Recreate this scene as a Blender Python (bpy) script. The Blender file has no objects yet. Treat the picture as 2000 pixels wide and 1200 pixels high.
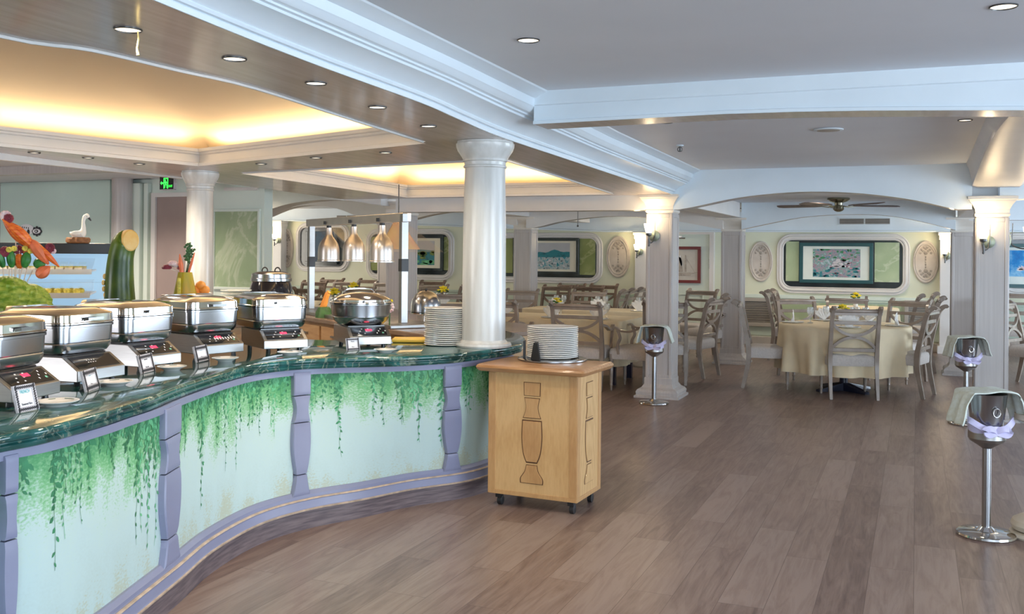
import bpy, bmesh, math, random
from mathutils import Vector, Matrix
random.seed(7)
PI = math.pi
S = bpy.context.scene
COL = S.collection

# ------------------------------------------------------------------ camera
F = 1900.0; YAW = math.atan(790 / F); ROLL = math.radians(.5); H0 = 493.0; EYE = 1.5
R3 = Matrix.Rotation(YAW, 3, 'Z') @ Matrix.Rotation(PI / 2, 3, 'X') @ Matrix.Rotation(ROLL, 3, 'Z')
cam = bpy.data.cameras.new('camera'); co = bpy.data.objects.new('camera', cam); COL.objects.link(co)
co.matrix_world = Matrix.Translation((0, 0, EYE)) @ R3.to_4x4()
cam.sensor_fit = 'HORIZONTAL'; cam.sensor_width = 36; cam.lens = 36 * F / 2000
cam.shift_y = -(600 - H0) / 2000; cam.clip_start = .05; cam.clip_end = 200
S.camera = co
def P(u, v, z=None, Y=None, X=None, d=None):
    """a point of the room seen in direction (u, v), where it meets a height, a plane or a distance"""
    r = R3 @ Vector(((u - 1000) / F, (H0 - v) / F, -1))
    t = (z - EYE) / r.z if z is not None else Y / r.y if Y is not None else X / r.x if X is not None else d
    return Vector((0, 0, EYE)) + r * t
def PD(u, d, z):
    """floor-plan point in column u at distance d, height z"""
    r = R3 @ Vector(((u - 1000) / F, 0, -1)); return Vector((r.x * d, r.y * d, z))

# ------------------------------------------------------------------ light
S.view_settings.view_transform = 'Standard'; S.view_settings.look = 'None'
S.view_settings.gamma = 1; S.view_settings.use_curve_mapping = False
S.view_settings.exposure = 0.85
W = bpy.data.worlds.new('sky'); S.world = W; W.use_nodes = True
W.node_tree.nodes['Background'].inputs[0].default_value = (.70, .83, 1, 1)
W.node_tree.nodes['Background'].inputs[1].default_value = .9
def area(name, loc, target, sx, sy, power, color):
    l = bpy.data.lights.new(name, 'AREA'); l.shape = 'RECTANGLE'; l.size = sx; l.size_y = sy
    l.energy = power; l.color = color
    o = bpy.data.objects.new(name, l); COL.objects.link(o); o.location = loc
    o.rotation_euler = (Vector(target) - Vector(loc)).to_track_quat('-Z', 'Y').to_euler()
    return o
DAY = (.70, .84, 1)
area('added_fill_light', (1.5, -4.0, 1.2), (-1.0, 6, 2.6), 9, 2.2, 250, DAY)  # assumed daylight from behind the camera; added area light, no window opening
area('added_fill_light', (6.9, 4, 1.2), (-2, 5, 2.5), 8, 2.2, 350, DAY)  # assumed daylight from the right, area light added before the closed wall
area('added_fill_light', (6.9, 12.6, 1.2), (-1, 13, 1.6), 7, 1.8, 300, DAY)  # same assumed daylight, added further back for the deep bays; no window
area('added_fill_light', (-15.2, 13, 1.3), (-4, 13, 1.5), 6, 1.8, 120, (1, .93, .82))  # warm fill added in front of the windowless side wall, towards the back bays
area('added_fill_light', (-9.5, -3.9, 1.3), (-5, 8, 1.7), 6, 1.8, 170, (.95, .95, 1))  # fill added before the windowless front wall, brightening the left side

# ------------------------------------------------------------------ materials
MAT = {}
def nt(name):
    m = bpy.data.materials.new(name); m.use_nodes = True; MAT[name] = m
    n = m.node_tree.nodes; return m, n, m.node_tree.links, n['Principled BSDF']
def mat(name, c, rough=.5, metal=0, var=0, scale=6, stretch=(1, 1, 1), bump=0, spec=.5, emit=None, es=0, coat=0, c2=None, trans=0, alpha=1, det=5):
    m, n, l, b = nt(name)
    b.inputs['Base Color'].default_value = (*c, 1); b.inputs['Roughness'].default_value = rough
    b.inputs['Metallic'].default_value = metal; b.inputs['Specular IOR Level'].default_value = spec
    b.inputs['Coat Weight'].default_value = coat; b.inputs['Coat Roughness'].default_value = .1
    b.inputs['Transmission Weight'].default_value = trans; b.inputs['Alpha'].default_value = alpha
    if emit: b.inputs['Emission Color'].default_value = (*emit, 1); b.inputs['Emission Strength'].default_value = es
    tc = n.new('ShaderNodeTexCoord'); mp = n.new('ShaderNodeMapping'); mp.inputs['Scale'].default_value = stretch
    no = n.new('ShaderNodeTexNoise'); no.inputs['Scale'].default_value = scale; no.inputs['Detail'].default_value = det
    l.new(tc.outputs['Object'], mp.inputs[0]); l.new(mp.outputs[0], no.inputs[0])
    if var or c2:
        r = n.new('ShaderNodeValToRGB'); l.new(no.outputs[0], r.inputs[0]); l.new(r.outputs[0], b.inputs['Base Color'])
        a = [max(0, x * (1 - var)) for x in c]; d = c2 or [min(1, x * (1 + var)) for x in c]
        r.color_ramp.elements[0].color = (*(c if c2 else a), 1); r.color_ramp.elements[1].color = (*d, 1)
        r.color_ramp.elements[0].position = .36; r.color_ramp.elements[1].position = .64
    if bump:
        bp = n.new('ShaderNodeBump'); bp.inputs['Strength'].default_value = bump; bp.inputs['Distance'].default_value = .004
        l.new(no.outputs[0], bp.inputs['Height']); l.new(bp.outputs[0], b.inputs['Normal'])
    return m
mat('ceiling_paint', (.74, .78, .84), .55, var=.02, scale=1.5)
mat('blue_white_trim', (.74, .83, .90), .35, var=.02, scale=3)
mat('white_trim', (.74, .72, .70), .38, var=.03, scale=3)
mat('soffit_lacquer', (.50, .43, .385), .26, var=.08, scale=4, stretch=(6, .6, 1), bump=.12, coat=.3)
mat('cove_paint', (.80, .70, .56), .7, var=.02, scale=1)
mat('wall_cream', (.74, .76, .60), .6, var=.03, scale=2)
mat('wall_aqua', (.62, .78, .72), .35, var=.06, scale=.8)
mat('wall_mint', (.70, .79, .72), .5, var=.03, scale=2)
mat('dado_green', (.55, .65, .55), .5, var=.05, scale=2)
mat('white_marble_paint', (.56, .56, .54), .3, c2=(.70, .71, .70), scale=3, stretch=(5, 5, .5), coat=.2)
mat('pillar_paint', (.50, .465, .45), .4, c2=(.55, .515, .50), scale=4, stretch=(12, 12, .4), coat=.15)
mat('capital_paint', (.76, .72, .66), .4, var=.03)
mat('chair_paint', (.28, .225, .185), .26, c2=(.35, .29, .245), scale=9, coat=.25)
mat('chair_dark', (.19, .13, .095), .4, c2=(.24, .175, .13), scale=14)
mat('seat_fabric', (.56, .52, .49), .8, var=.06, scale=60)
mat('cloth_cream', (.80, .68, .47), .75, var=.05, scale=5, bump=.2)
mat('cloth_white', (.88, .87, .84), .7, var=.03, scale=30)
mat('towel', (.66, .72, .68), .85, c2=(.58, .62, .54), scale=40, bump=.3)
mat('lilac_satin', (.62, .58, .82), .4, var=.1, scale=20)
mat('porcelain', (.88, .87, .84), .18, coat=.4, var=.01)
mat('porcelain_mark', (.10, .16, .12), .3)
mat('steel', (.41, .42, .44), .22, 1, var=.05, scale=5)
mat('brushed_steel', (.38, .375, .37), .32, 1, var=.06, scale=8, stretch=(1, 1, 40))
mat('lamp_aluminium', (.72, .68, .65), .34, 1, var=.04, scale=8)
mat('chrome', (.62, .60, .58), .09, 1, var=.02)
mat('black_glass', (.012, .012, .014), .06, coat=.5, var=.1)
mat('black_plastic', (.018, .018, .02), .35, var=.1)
mat('kettle_black', (.012, .011, .016), .12, coat=.6, var=.1)
mat('dark_steel', (.10, .10, .11), .4, .8, var=.1)
mat('led_red', (.5, .02, .05), .4, emit=(1, .03, .08), es=1.2)
mat('mark_white', (.8, .8, .8), .5, var=.02)
mat('mark_green', (.2, .6, .4), .5, var=.02)
mat('ink', (.04, .04, .05), .6, var=.05)
mat('teal_ink', (.03, .42, .45), .6, var=.05)
mat('frame_silver', (.62, .60, .64), .35, .3, var=.1, scale=50)
mat('card_white', (.85, .85, .90), .6, var=.01)
mat('counter_lilac', (.235, .25, .37), .38, var=.04, scale=4, bump=.05)
mat('counter_gold', (.50, .38, .28), .4, var=.2, scale=20)
mat('kick_wood', (.10, .075, .085), .45, c2=(.19, .145, .15), scale=7, stretch=(1, 1, 14))
mat('leaf_dark', (.045, .23, .10), .6, var=.25, scale=12)
mat('leaf_mid', (.12, .42, .20), .6, var=.25, scale=12)
mat('wood_oak_edge', (.36, .175, .07), .35, c2=(.48, .26, .12), scale=6, stretch=(1, 8, 8), coat=.2)
mat('groove', (.09, .035, .012), .6, var=.1)
mat('island_wood', (.42, .25, .12), .4, c2=(.52, .33, .17), scale=5, stretch=(1, 1, 6), coat=.2)
mat('island_top', (.22, .15, .11), .25, c2=(.30, .22, .17), scale=5, coat=.3)
mat('yellow_board', (.85, .55, .06), .35, var=.08, scale=8)
mat('fan_wood', (.12, .085, .08), .4, c2=(.18, .13, .12), scale=9)
mat('fan_metal', (.28, .27, .20), .25, .9, var=.15)
mat('bronze', (.10, .10, .10), .35, .8, var=.2)
mat('verdigris', (.30, .34, .26), .4, .3, var=.2, scale=20)
mat('shade_glass', (1, .93, .78), .4, emit=(1, .80, .50), es=5, var=.01)
mat('lens', (1, .95, .85), .3, emit=(1, .86, .66), es=1.2, var=.01)
mat('medallion', (.56, .50, .44), .6, c2=(.66, .60, .54), scale=6)
mat('relief', (.40, .355, .31), .6, var=.2, scale=20)
mat('dark_frame', (.02, .03, .035), .15, var=.3, scale=3, coat=.4)
mat('teal_frame', (.02, .09, .10), .3, var=.1)
mat('red_frame', (.16, .02, .02), .35, var=.1)
mat('mat_board', (.72, .78, .74), .7, var=.02)
mat('cream_board', (.80, .76, .62), .7, var=.02)
mat('door_brown', (.36, .28, .26), .5, var=.06, scale=3)
mat('vent_dark', (.10, .10, .10), .6, var=.1)
mat('louvre_paint', (.40, .37, .33), .5, var=.05)
mat('case_light', (.34, .50, .60), .3, emit=(.45, .72, 1), es=.30, var=.02)
mat('clear_glass', (.92, .96, .97), .03, trans=1, alpha=.22, var=.01)
mat('goblet_glass', (.9, .95, .97), .04, trans=.8, alpha=.45, var=.01)
mat('carrot', (.72, .09, .008), .4, c2=(.92, .25, .04), scale=20, stretch=(1, 1, 4))
mat('salmon_carrot', (.82, .20, .08), .45, var=.12, scale=20)
mat('leek_green', (.02, .16, .04), .4, c2=(.06, .30, .06), scale=20)
mat('pale_stick', (.78, .68, .58), .6, var=.1)
mat('lettuce', (.17, .34, .02), .45, c2=(.55, .68, .13), scale=16, stretch=(1, 1, 2.5), bump=1.0)
mat('beet', (.16, .02, .04), .45, c2=(.30, .05, .08), scale=12)
mat('radish', (.75, .45, .50), .5, c2=(.90, .85, .82), scale=12)
mat('squash_skin', (.018, .06, .006), .34, c2=(.13, .21, .015), scale=5, stretch=(1.3, 1.3, .7), coat=.12)
mat('squash_flesh', (.84, .46, .08), .5, c2=(.88, .66, .28), scale=7)
mat('gourd_skin', (.22, .28, .02), .3, c2=(.80, .46, .03), scale=5, stretch=(1.2, 1.2, .3), coat=.3)
mat('orange_skin', (.92, .36, .07), .4, var=.08, scale=30, bump=.2)
mat('flower_yellow', (.90, .72, .02), .5, var=.12, scale=30)
mat('stem_green', (.04, .12, .03), .5, var=.3, scale=20)
mat('chocolate', (.20, .08, .03), .7, c2=(.34, .16, .07), scale=30, bump=.6)
mat('swan_white', (.85, .82, .76), .5, var=.05)
mat('cake_red', (.30, .03, .04), .4, var=.2)
mat('cake_yellow', (.72, .62, .10), .5, var=.3, scale=30)
mat('cake_cream', (.90, .82, .68), .5, var=.1, scale=30)
mat('peach_glass', (.85, .50, .38), .2, alpha=.55, c2=(.90, .72, .40), scale=4)
mat('beet_pink', (.42, .25, .32), .6, var=.3, scale=20)
mat('stone_beige', (.58, .52, .42), .5, var=.08)
mat('exit_green', (.02, .5, .05), .4, emit=(.04, 1, .08), es=1.3, var=.01)
mat('table_base', (.012, .014, .035), .3, var=.1)
mat('rope_gold', (.75, .62, .25), .5, var=.2, scale=60)

def setramp(ramp, vals):
    e = ramp.elements
    while len(e) > 1: e.remove(e[-1])
    e[0].position = vals[0][0]; e[0].color = (*vals[0][1], 1)
    for p, c in vals[1:]: x = e.new(p); x.color = (*c, 1)
def wood_panel(name, a, b_, scale, along, coat=.2, rough=.4):
    m, n, l, b = nt(name)
    tc = n.new('ShaderNodeTexCoord'); mp = n.new('ShaderNodeMapping'); mp.inputs['Scale'].default_value = along
    wv = n.new('ShaderNodeTexWave'); wv.wave_type = 'RINGS'; wv.inputs['Scale'].default_value = scale
    wv.inputs['Distortion'].default_value = 5; wv.inputs['Detail'].default_value = 4; wv.inputs['Detail Scale'].default_value = .8
    no = n.new('ShaderNodeTexNoise'); no.inputs['Scale'].default_value = 30; no.inputs['Detail'].default_value = 6
    mx = n.new('ShaderNodeMath'); mx.operation = 'MULTIPLY_ADD'; mx.inputs[1].default_value = .35
    r = n.new('ShaderNodeValToRGB'); r.color_ramp.elements[0].color = (*a, 1); r.color_ramp.elements[1].color = (*b_, 1)
    r.color_ramp.elements[0].position = .1; r.color_ramp.elements[1].position = .9
    l.new(tc.outputs['Object'], mp.inputs[0]); l.new(mp.outputs[0], wv.inputs[0]); l.new(mp.outputs[0], no.inputs[0])
    l.new(wv.outputs['Fac'], mx.inputs[0]); l.new(no.outputs[0], mx.inputs[2]); l.new(mx.outputs[0], r.inputs[0])
    l.new(r.outputs[0], b.inputs['Base Color']); b.inputs['Roughness'].default_value = rough; b.inputs['Coat Weight'].default_value = coat
    return m
wood_panel('oak', (.50, .28, .105), (.64, .40, .18), 3.0, (3.0, 3.0, .55))
wood_panel('oak_dark', (.40, .20, .075), (.54, .31, .13), 4.0, (3.0, 3.0, .5))

def floor_mat():
    m, n, l, b = nt('floor_planks')
    tc = n.new('ShaderNodeTexCoord'); mp = n.new('ShaderNodeMapping'); mp.inputs['Rotation'].default_value = (0, 0, PI / 2)
    br = n.new('ShaderNodeTexBrick'); br.inputs['Scale'].default_value = 1; br.inputs['Brick Width'].default_value = 1.25
    br.inputs['Row Height'].default_value = .195; br.inputs['Mortar Size'].default_value = .0016; br.inputs['Mortar Smooth'].default_value = .3
    br.inputs['Color1'].default_value = (.0, .0, .0, 1); br.inputs['Color2'].default_value = (1, 1, 1, 1); br.inputs['Mortar'].default_value = (.4, .4, .4, 1)
    br.offset = .37; br.offset_frequency = 2
    l.new(tc.outputs['Object'], mp.inputs[0]); l.new(mp.outputs[0], br.inputs[0])
    # grain, shifted plank by plank
    mg = n.new('ShaderNodeMapping'); mg.inputs['Scale'].default_value = (7, .8, 1)
    ad = n.new('ShaderNodeVectorMath'); ad.operation = 'MULTIPLY_ADD'; ad.inputs[1].default_value = (7, 7, 7)
    l.new(br.outputs['Color'], ad.inputs[0]); l.new(tc.outputs['Object'], ad.inputs[2]); l.new(ad.outputs[0], mg.inputs[0])
    g = n.new('ShaderNodeTexNoise'); g.inputs['Scale'].default_value = 2.2; g.inputs['Detail'].default_value = 9; g.inputs['Distortion'].default_value = 1.6; g.inputs['Roughness'].default_value = .62
    l.new(mg.outputs[0], g.inputs[0])
    mf = n.new('ShaderNodeMapping'); mf.inputs['Scale'].default_value = (60, 2.2, 1); l.new(ad.outputs[0], mf.inputs[0])
    gf = n.new('ShaderNodeTexNoise'); gf.inputs['Scale'].default_value = 2; gf.inputs['Detail'].default_value = 4; l.new(mf.outputs[0], gf.inputs[0])
    a1 = n.new('ShaderNodeMath'); a1.operation = 'MULTIPLY_ADD'; a1.inputs[1].default_value = .30
    a2 = n.new('ShaderNodeMath'); a2.operation = 'MULTIPLY_ADD'; a2.inputs[1].default_value = .30
    l.new(gf.outputs[0], a1.inputs[0]); l.new(g.outputs[0], a1.inputs[2]); l.new(br.outputs['Color'], a2.inputs[0]); l.new(a1.outputs[0], a2.inputs[2])
    r = n.new('ShaderNodeValToRGB'); e = r.color_ramp.elements
    e[0].position = .38; e[0].color = (.092, .058, .052, 1); e[1].position = 1.0; e[1].color = (.30, .225, .195, 1)
    x = r.color_ramp.elements.new(.62); x.color = (.180, .120, .102, 1); x = r.color_ramp.elements.new(.8); x.color = (.245, .173, .146, 1)
    l.new(a2.outputs[0], r.inputs[0])
    dk = n.new('ShaderNodeMix'); dk.data_type = 'RGBA'; dk.blend_type = 'MULTIPLY'; dk.inputs[7].default_value = (.55, .5, .5, 1)
    l.new(br.outputs['Fac'], dk.inputs[0]); l.new(r.outputs[0], dk.inputs[6]); l.new(dk.outputs[2], b.inputs['Base Color'])
    b.inputs['Roughness'].default_value = .33
    bp = n.new('ShaderNodeBump'); bp.inputs['Strength'].default_value = .15; bp.inputs['Distance'].default_value = .002
    l.new(a1.outputs[0], bp.inputs['Height']); l.new(bp.outputs[0], b.inputs['Normal'])
floor_mat()

def marble(name, base, mid, vein, scale, rough=.08, vw=.06):
    m, n, l, b = nt(name)
    tc = n.new('ShaderNodeTexCoord')
    no = n.new('ShaderNodeTexNoise'); no.inputs['Scale'].default_value = scale; no.inputs['Detail'].default_value = 8; no.inputs['Distortion'].default_value = 1.5
    l.new(tc.outputs['Object'], no.inputs[0])
    r = n.new('ShaderNodeValToRGB'); e = r.color_ramp.elements
    e[0].position = .35; e[0].color = (*base, 1); e[1].position = .68; e[1].color = (*mid, 1)
    l.new(no.outputs[0], r.inputs[0])
    n2 = n.new('ShaderNodeTexNoise'); n2.inputs['Scale'].default_value = scale * .8; n2.inputs['Detail'].default_value = 6; n2.inputs['Distortion'].default_value = 2.5
    l.new(tc.outputs['Object'], n2.inputs[0])
    r2 = n.new('ShaderNodeValToRGB'); e = r2.color_ramp.elements
    e[0].position = .5 - vw; e[0].color = (0, 0, 0, 1); e[1].position = .5; e[1].color = (1, 1, 1, 1); x = e.new(.5 + vw * .6); x.color = (0, 0, 0, 1)
    l.new(n2.outputs[0], r2.inputs[0])
    mx = n.new('ShaderNodeMix'); mx.data_type = 'RGBA'; mx.inputs[7].default_value = (*vein, 1)
    k = n.new('ShaderNodeMath'); k.operation = 'MULTIPLY'; k.inputs[1].default_value = .6
    l.new(r2.outputs[0], k.inputs[0]); l.new(k.outputs[0], mx.inputs[0]); l.new(r.outputs[0], mx.inputs[6]); l.new(mx.outputs[2], b.inputs['Base Color'])
    b.inputs['Roughness'].default_value = rough; b.inputs['Coat Weight'].default_value = .4
marble('green_marble', (.008, .045, .040), (.025, .14, .135), (.30, .36, .28), 5, .07, .03)
marble('green_onyx', (.30, .40, .24), (.44, .53, .34), (.60, .66, .50), 1.1, .25, .05)
marble('olive_onyx', (.17, .22, .05), (.30, .34, .12), (.46, .48, .22), 1.1, .25, .05)

def vine_paint():
    m, n, l, b = nt('vine_paint')
    uv = n.new('ShaderNodeUVMap'); sp = n.new('ShaderNodeSeparateXYZ'); l.new(uv.outputs[0], sp.inputs[0])
    a = n.new('ShaderNodeTexNoise'); a.inputs['Scale'].default_value = 3.2; a.inputs['Detail'].default_value = 5
    mp = n.new('ShaderNodeMapping'); mp.inputs['Scale'].default_value = (2.5, .8, 1); l.new(uv.outputs[0], mp.inputs[0]); l.new(mp.outputs[0], a.inputs[0])
    f = n.new('ShaderNodeTexNoise'); f.inputs['Scale'].default_value = 75; f.inputs['Detail'].default_value = 3; l.new(uv.outputs[0], f.inputs[0])
    c = n.new('ShaderNodeMath'); c.operation = 'MULTIPLY_ADD'; c.inputs[1].default_value = .85      # broad noise moves the fringe up and down
    l.new(a.outputs[0], c.inputs[0]); l.new(sp.outputs[1], c.inputs[2])
    d = n.new('ShaderNodeMath'); d.operation = 'MULTIPLY_ADD'; d.inputs[1].default_value = .55
    l.new(f.outputs[0], d.inputs[0]); l.new(c.outputs[0], d.inputs[2])
    r = n.new('ShaderNodeValToRGB'); e = r.color_ramp.elements
    vals = [(.0, (.40, .42, .30)), (.37, (.46, .52, .42)), (.42, (.47, .60, .58)), (.55, (.49, .63, .62)), (1.30 / 1.9, (.50, .64, .60)), (1.38 / 1.9, (.36, .58, .40)), (1.50 / 1.9, (.20, .48, .22)), (1.64 / 1.9, (.10, .36, .14)), (1, (.05, .26, .10))]
    sc = n.new('ShaderNodeMath'); sc.operation = 'MULTIPLY'; sc.inputs[1].default_value = 1 / 1.9; l.new(d.outputs[0], sc.inputs[0])
    setramp(r.color_ramp, vals)
    l.new(sc.outputs[0], r.inputs[0]); l.new(r.outputs[0], b.inputs['Base Color']); b.inputs['Roughness'].default_value = .6
vine_paint()

def picture_mat(name, cols, scale, seed):
    """soft blobs of colour, no recognisable work"""
    m, n, l, b = nt(name)
    tc = n.new('ShaderNodeTexCoord'); no = n.new('ShaderNodeTexNoise'); no.noise_dimensions = '4D'; no.inputs['W'].default_value = seed
    no.inputs['Scale'].default_value = scale; no.inputs['Detail'].default_value = 7; no.inputs['Roughness'].default_value = .65
    l.new(tc.outputs['Object'], no.inputs['Vector']); r = n.new('ShaderNodeValToRGB'); e = r.color_ramp.elements
    setramp(r.color_ramp, [(.3 + .4 * i / (len(cols) - 1), c) for i, c in enumerate(cols)])
    l.new(no.outputs[0], r.inputs[0]); l.new(r.outputs[0], b.inputs['Base Color']); b.inputs['Roughness'].default_value = .5
picture_mat('art_garden', [(.03, .16, .20), (.06, .28, .36), (.40, .28, .36), (.12, .34, .30), (.50, .55, .65), (.03, .22, .32)], 14, 1)
picture_mat('art_sky', [(.40, .42, .44), (.50, .50, .52)], 2, 2)
picture_mat('art_hills', [(.01, .08, .11), (.02, .22, .26), (.04, .14, .18)], 8, 3)
picture_mat('art_sea', [(.01, .12, .16), (.02, .26, .33), (.5, .55, .55), (.03, .1, .13), (.12, .05, .1)], 14, 4)
picture_mat('art_trees', [(.01, .03, .01), (.06, .14, .03), (.22, .30, .05), (.02, .05, .02)], 14, 5)
picture_mat('art_lily', [(.0, .10, .42), (.0, .24, .62), (.25, .55, .80), (.0, .16, .5)], 3, 6)
picture_mat('art_blue', [(.01, .02, .05), (.01, .06, .12), (.02, .02, .04)], 6, 7)
picture_mat('art_paper', [(.50, .47, .43), (.60, .57, .52)], 4, 8)

# ------------------------------------------------------------------ mesh helpers
class G:
    def __init__(s): s.v = []; s.f = []; s.mi = []; s.m = 0; s.uv = None
    def add(s, vs, fs):
        n = len(s.v); s.v += [tuple(p) for p in vs]
        for f in fs: s.f.append([i + n for i in f]); s.mi.append(s.m)
        return s
    def box(s, x0, x1, y0, y1, z0, z1, T=None):
        v = [Vector((x, y, z)) for z in (z0, z1) for y in (y0, y1) for x in (x0, x1)]
        if T is not None: v = [T @ p for p in v]
        return s.add(v, [(0, 2, 3, 1), (4, 5, 7, 6), (0, 1, 5, 4), (2, 6, 7, 3), (0, 4, 6, 2), (1, 3, 7, 5)])
    def loops(s, L, cap0=True, cap1=True, closed=True):
        n = len(L[0]); vs = [p for lp in L for p in lp]; fs = []
        for k in range(len(L) - 1):
            for i in range(n if closed else n - 1):
                j = (i + 1) % n; fs.append((k * n + i, k * n + j, (k + 1) * n + j, (k + 1) * n + i))
        if cap0: fs.append(tuple(reversed(range(n))))
        if cap1: fs.append(tuple(range((len(L) - 1) * n, len(L) * n)))
        return s.add(vs, fs)
    def lathe(s, prof, n=24, c=(0, 0, 0), T=None, cap0=True, cap1=True, wob=None):
        L = []
        for r, z in prof:
            lp = []
            for i in range(n):
                a = 2 * PI * i / n; rr = r * (wob(a, z) if wob else 1)
                p = Vector((c[0] + rr * math.cos(a), c[1] + rr * math.sin(a), c[2] + z)); lp.append(T @ p if T is not None else p)
            L.append(lp)
        return s.loops(L, cap0, cap1)
    def sweep(s, pts, sec, side=(1, 0, 0), caps=True, scale=None):
        """section (a, b): a along the side vector, b along side x tangent"""
        pts = [Vector(p) for p in pts]; L = []; side = Vector(side)
        for i, p in enumerate(pts):
            t = (pts[min(i + 1, len(pts) - 1)] - pts[max(i - 1, 0)]).normalized()
            b = side.cross(t)
            if b.length < 1e-4: b = Vector((0, 0, 1)).cross(t)
            b.normalize(); a = t.cross(b).normalized(); k = scale[i] if scale else 1
            L.append([p + a * (x * k) + b * (y * k) for x, y in sec])
        return s.loops(L, caps, caps)
    def tube(s, pts, r, n=8, caps=True):
        pts = [Vector(p) for p in pts]; L = []; rs = r if isinstance(r, (list, tuple)) else [r] * len(pts)
        t0 = (pts[1] - pts[0]).normalized(); a = t0.orthogonal().normalized()
        for i, p in enumerate(pts):
            t = (pts[min(i + 1, len(pts) - 1)] - pts[max(i - 1, 0)]).normalized()
            a = (a - t * a.dot(t)).normalized(); b = t.cross(a)
            L.append([p + (a * math.cos(2 * PI * k / n) + b * math.sin(2 * PI * k / n)) * rs[i] for k in range(n)])
        return s.loops(L, caps, caps)
    def prism(s, poly, z0, z1):
        return s.loops([[Vector((x, y, z0)) for x, y in poly], [Vector((x, y, z1)) for x, y in poly]])
    def ball(s, c, r, n=12, m=8, sq=(1, 1, 1)):
        pr = [(max(.0005, math.sin(PI * k / m)) * 1, -math.cos(PI * k / m)) for k in range(m + 1)]
        T = Matrix.Translation(c) @ Matrix.Diagonal((r * sq[0], r * sq[1], r * sq[2], 1))
        return s.lathe(pr, n, T=T)
    def build(s, name, m, parent=None, smooth=True, angle=35, bevel=0):
        me = bpy.data.meshes.new(name); me.from_pydata(s.v, [], s.f)
        for x in (m if isinstance(m, (list, tuple)) else [m]): me.materials.append(MAT[x])
        for p, i in zip(me.polygons, s.mi): p.material_index = i; p.use_smooth = smooth
        if s.uv:
            ul = me.uv_layers.new(name='UVMap')
            for p in me.polygons:
                for li in p.loop_indices: ul.data[li].uv = s.uv[me.loops[li].vertex_index]
        me.validate(); me.update()
        bm = bmesh.new(); bm.from_mesh(me); bmesh.ops.recalc_face_normals(bm, faces=bm.faces); bm.to_mesh(me); bm.free()
        if smooth: me.set_sharp_from_angle(angle=math.radians(angle))
        o = bpy.data.objects.new(name, me); COL.objects.link(o); o.parent = parent
        if bevel:
            b = o.modifiers.new('bevel', 'BEVEL'); b.width = bevel; b.segments = 2; b.limit_method = 'ANGLE'; b.angle_limit = math.radians(40)
        return o
def rrect(w, d, r, n=5, z=0, c=(0, 0)):
    out = []
    for (sx, sy, a0) in ((1, 1, 0), (-1, 1, PI / 2), (-1, -1, PI), (1, -1, 1.5 * PI)):
        for k in range(n + 1):
            a = a0 + PI / 2 * k / n
            out.append(Vector((c[0] + sx * (w / 2 - r) + r * math.cos(a), c[1] + sy * (d / 2 - r) + r * math.sin(a), z)))
    return out
def thing(name, loc, rz, label, cat, group=None):
    o = bpy.data.objects.new(name, None); COL.objects.link(o); o.location = loc; o.rotation_euler = (0, 0, rz); o.empty_display_size = .1
    return tag(o, label, cat, group)
def tag(o, label, cat, group=None, kind=None):
    o['label'] = label; o['category'] = cat
    if group: o['group'] = group
    if kind: o['kind'] = kind
    return o
def struct(o, label=None):
    o['kind'] = 'structure'
    if label: o['label'] = label
    return o
KIDS = {}
def kids(o): return [c for c in bpy.data.objects if c.parent == o]
def dup(src, loc, rz, label, group=None, cat=None, scale=None):
    def cp(o, par):
        c = o.copy(); COL.objects.link(c); c.parent = par
        for ch in kids(o): cp(ch, c)
        return c
    r = cp(src, None); r.location = loc; r.rotation_euler = (0, 0, rz); r['label'] = label
    if scale: r.scale = scale
    if group: r['group'] = group
    return r
def text(body, size, m, parent, loc, rot=(0, 0, 0), sx=1, name='lettering'):
    cv = bpy.data.curves.new('word', 'FONT'); cv.body = body; cv.size = size; cv.align_x = 'CENTER'; cv.extrude = .0003
    o = bpy.data.objects.new('word', cv); COL.objects.link(o); bpy.context.view_layer.update()
    me = bpy.data.meshes.new_from_object(o.evaluated_get(bpy.context.evaluated_depsgraph_get())); bpy.data.objects.remove(o); bpy.data.curves.remove(cv)
    me.materials.clear(); me.materials.append(MAT[m]); o = bpy.data.objects.new(name, me); COL.objects.link(o)
    o.parent = parent; o.location = loc; o.rotation_euler = rot; o.scale = (sx, 1, 1); return o
def lerp(a, b, t): return a + (b - a) * t
def interp(tab, x):
    for (x0, y0), (x1, y1) in zip(tab, tab[1:]):
        if x <= x1: return lerp(y0, y1, (x - x0) / (x1 - x0)) if x >= x0 else y0
    return tab[-1][1]
def smoothpath(pts, n=8):
    """Catmull-Rom through the points"""
    P_ = [Vector(p) for p in pts]; out = []
    for i in range(len(P_) - 1):
        a = P_[max(i - 1, 0)]; b = P_[i]; c = P_[i + 1]; d = P_[min(i + 2, len(P_) - 1)]
        for k in range(n):
            t = k / n
            out.append(.5 * ((2 * b) + (c - a) * t + (2 * a - 5 * b + 4 * c - d) * t * t + (3 * b - a - 3 * c + d) * t ** 3))
    out.append(P_[-1]); return out

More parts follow.
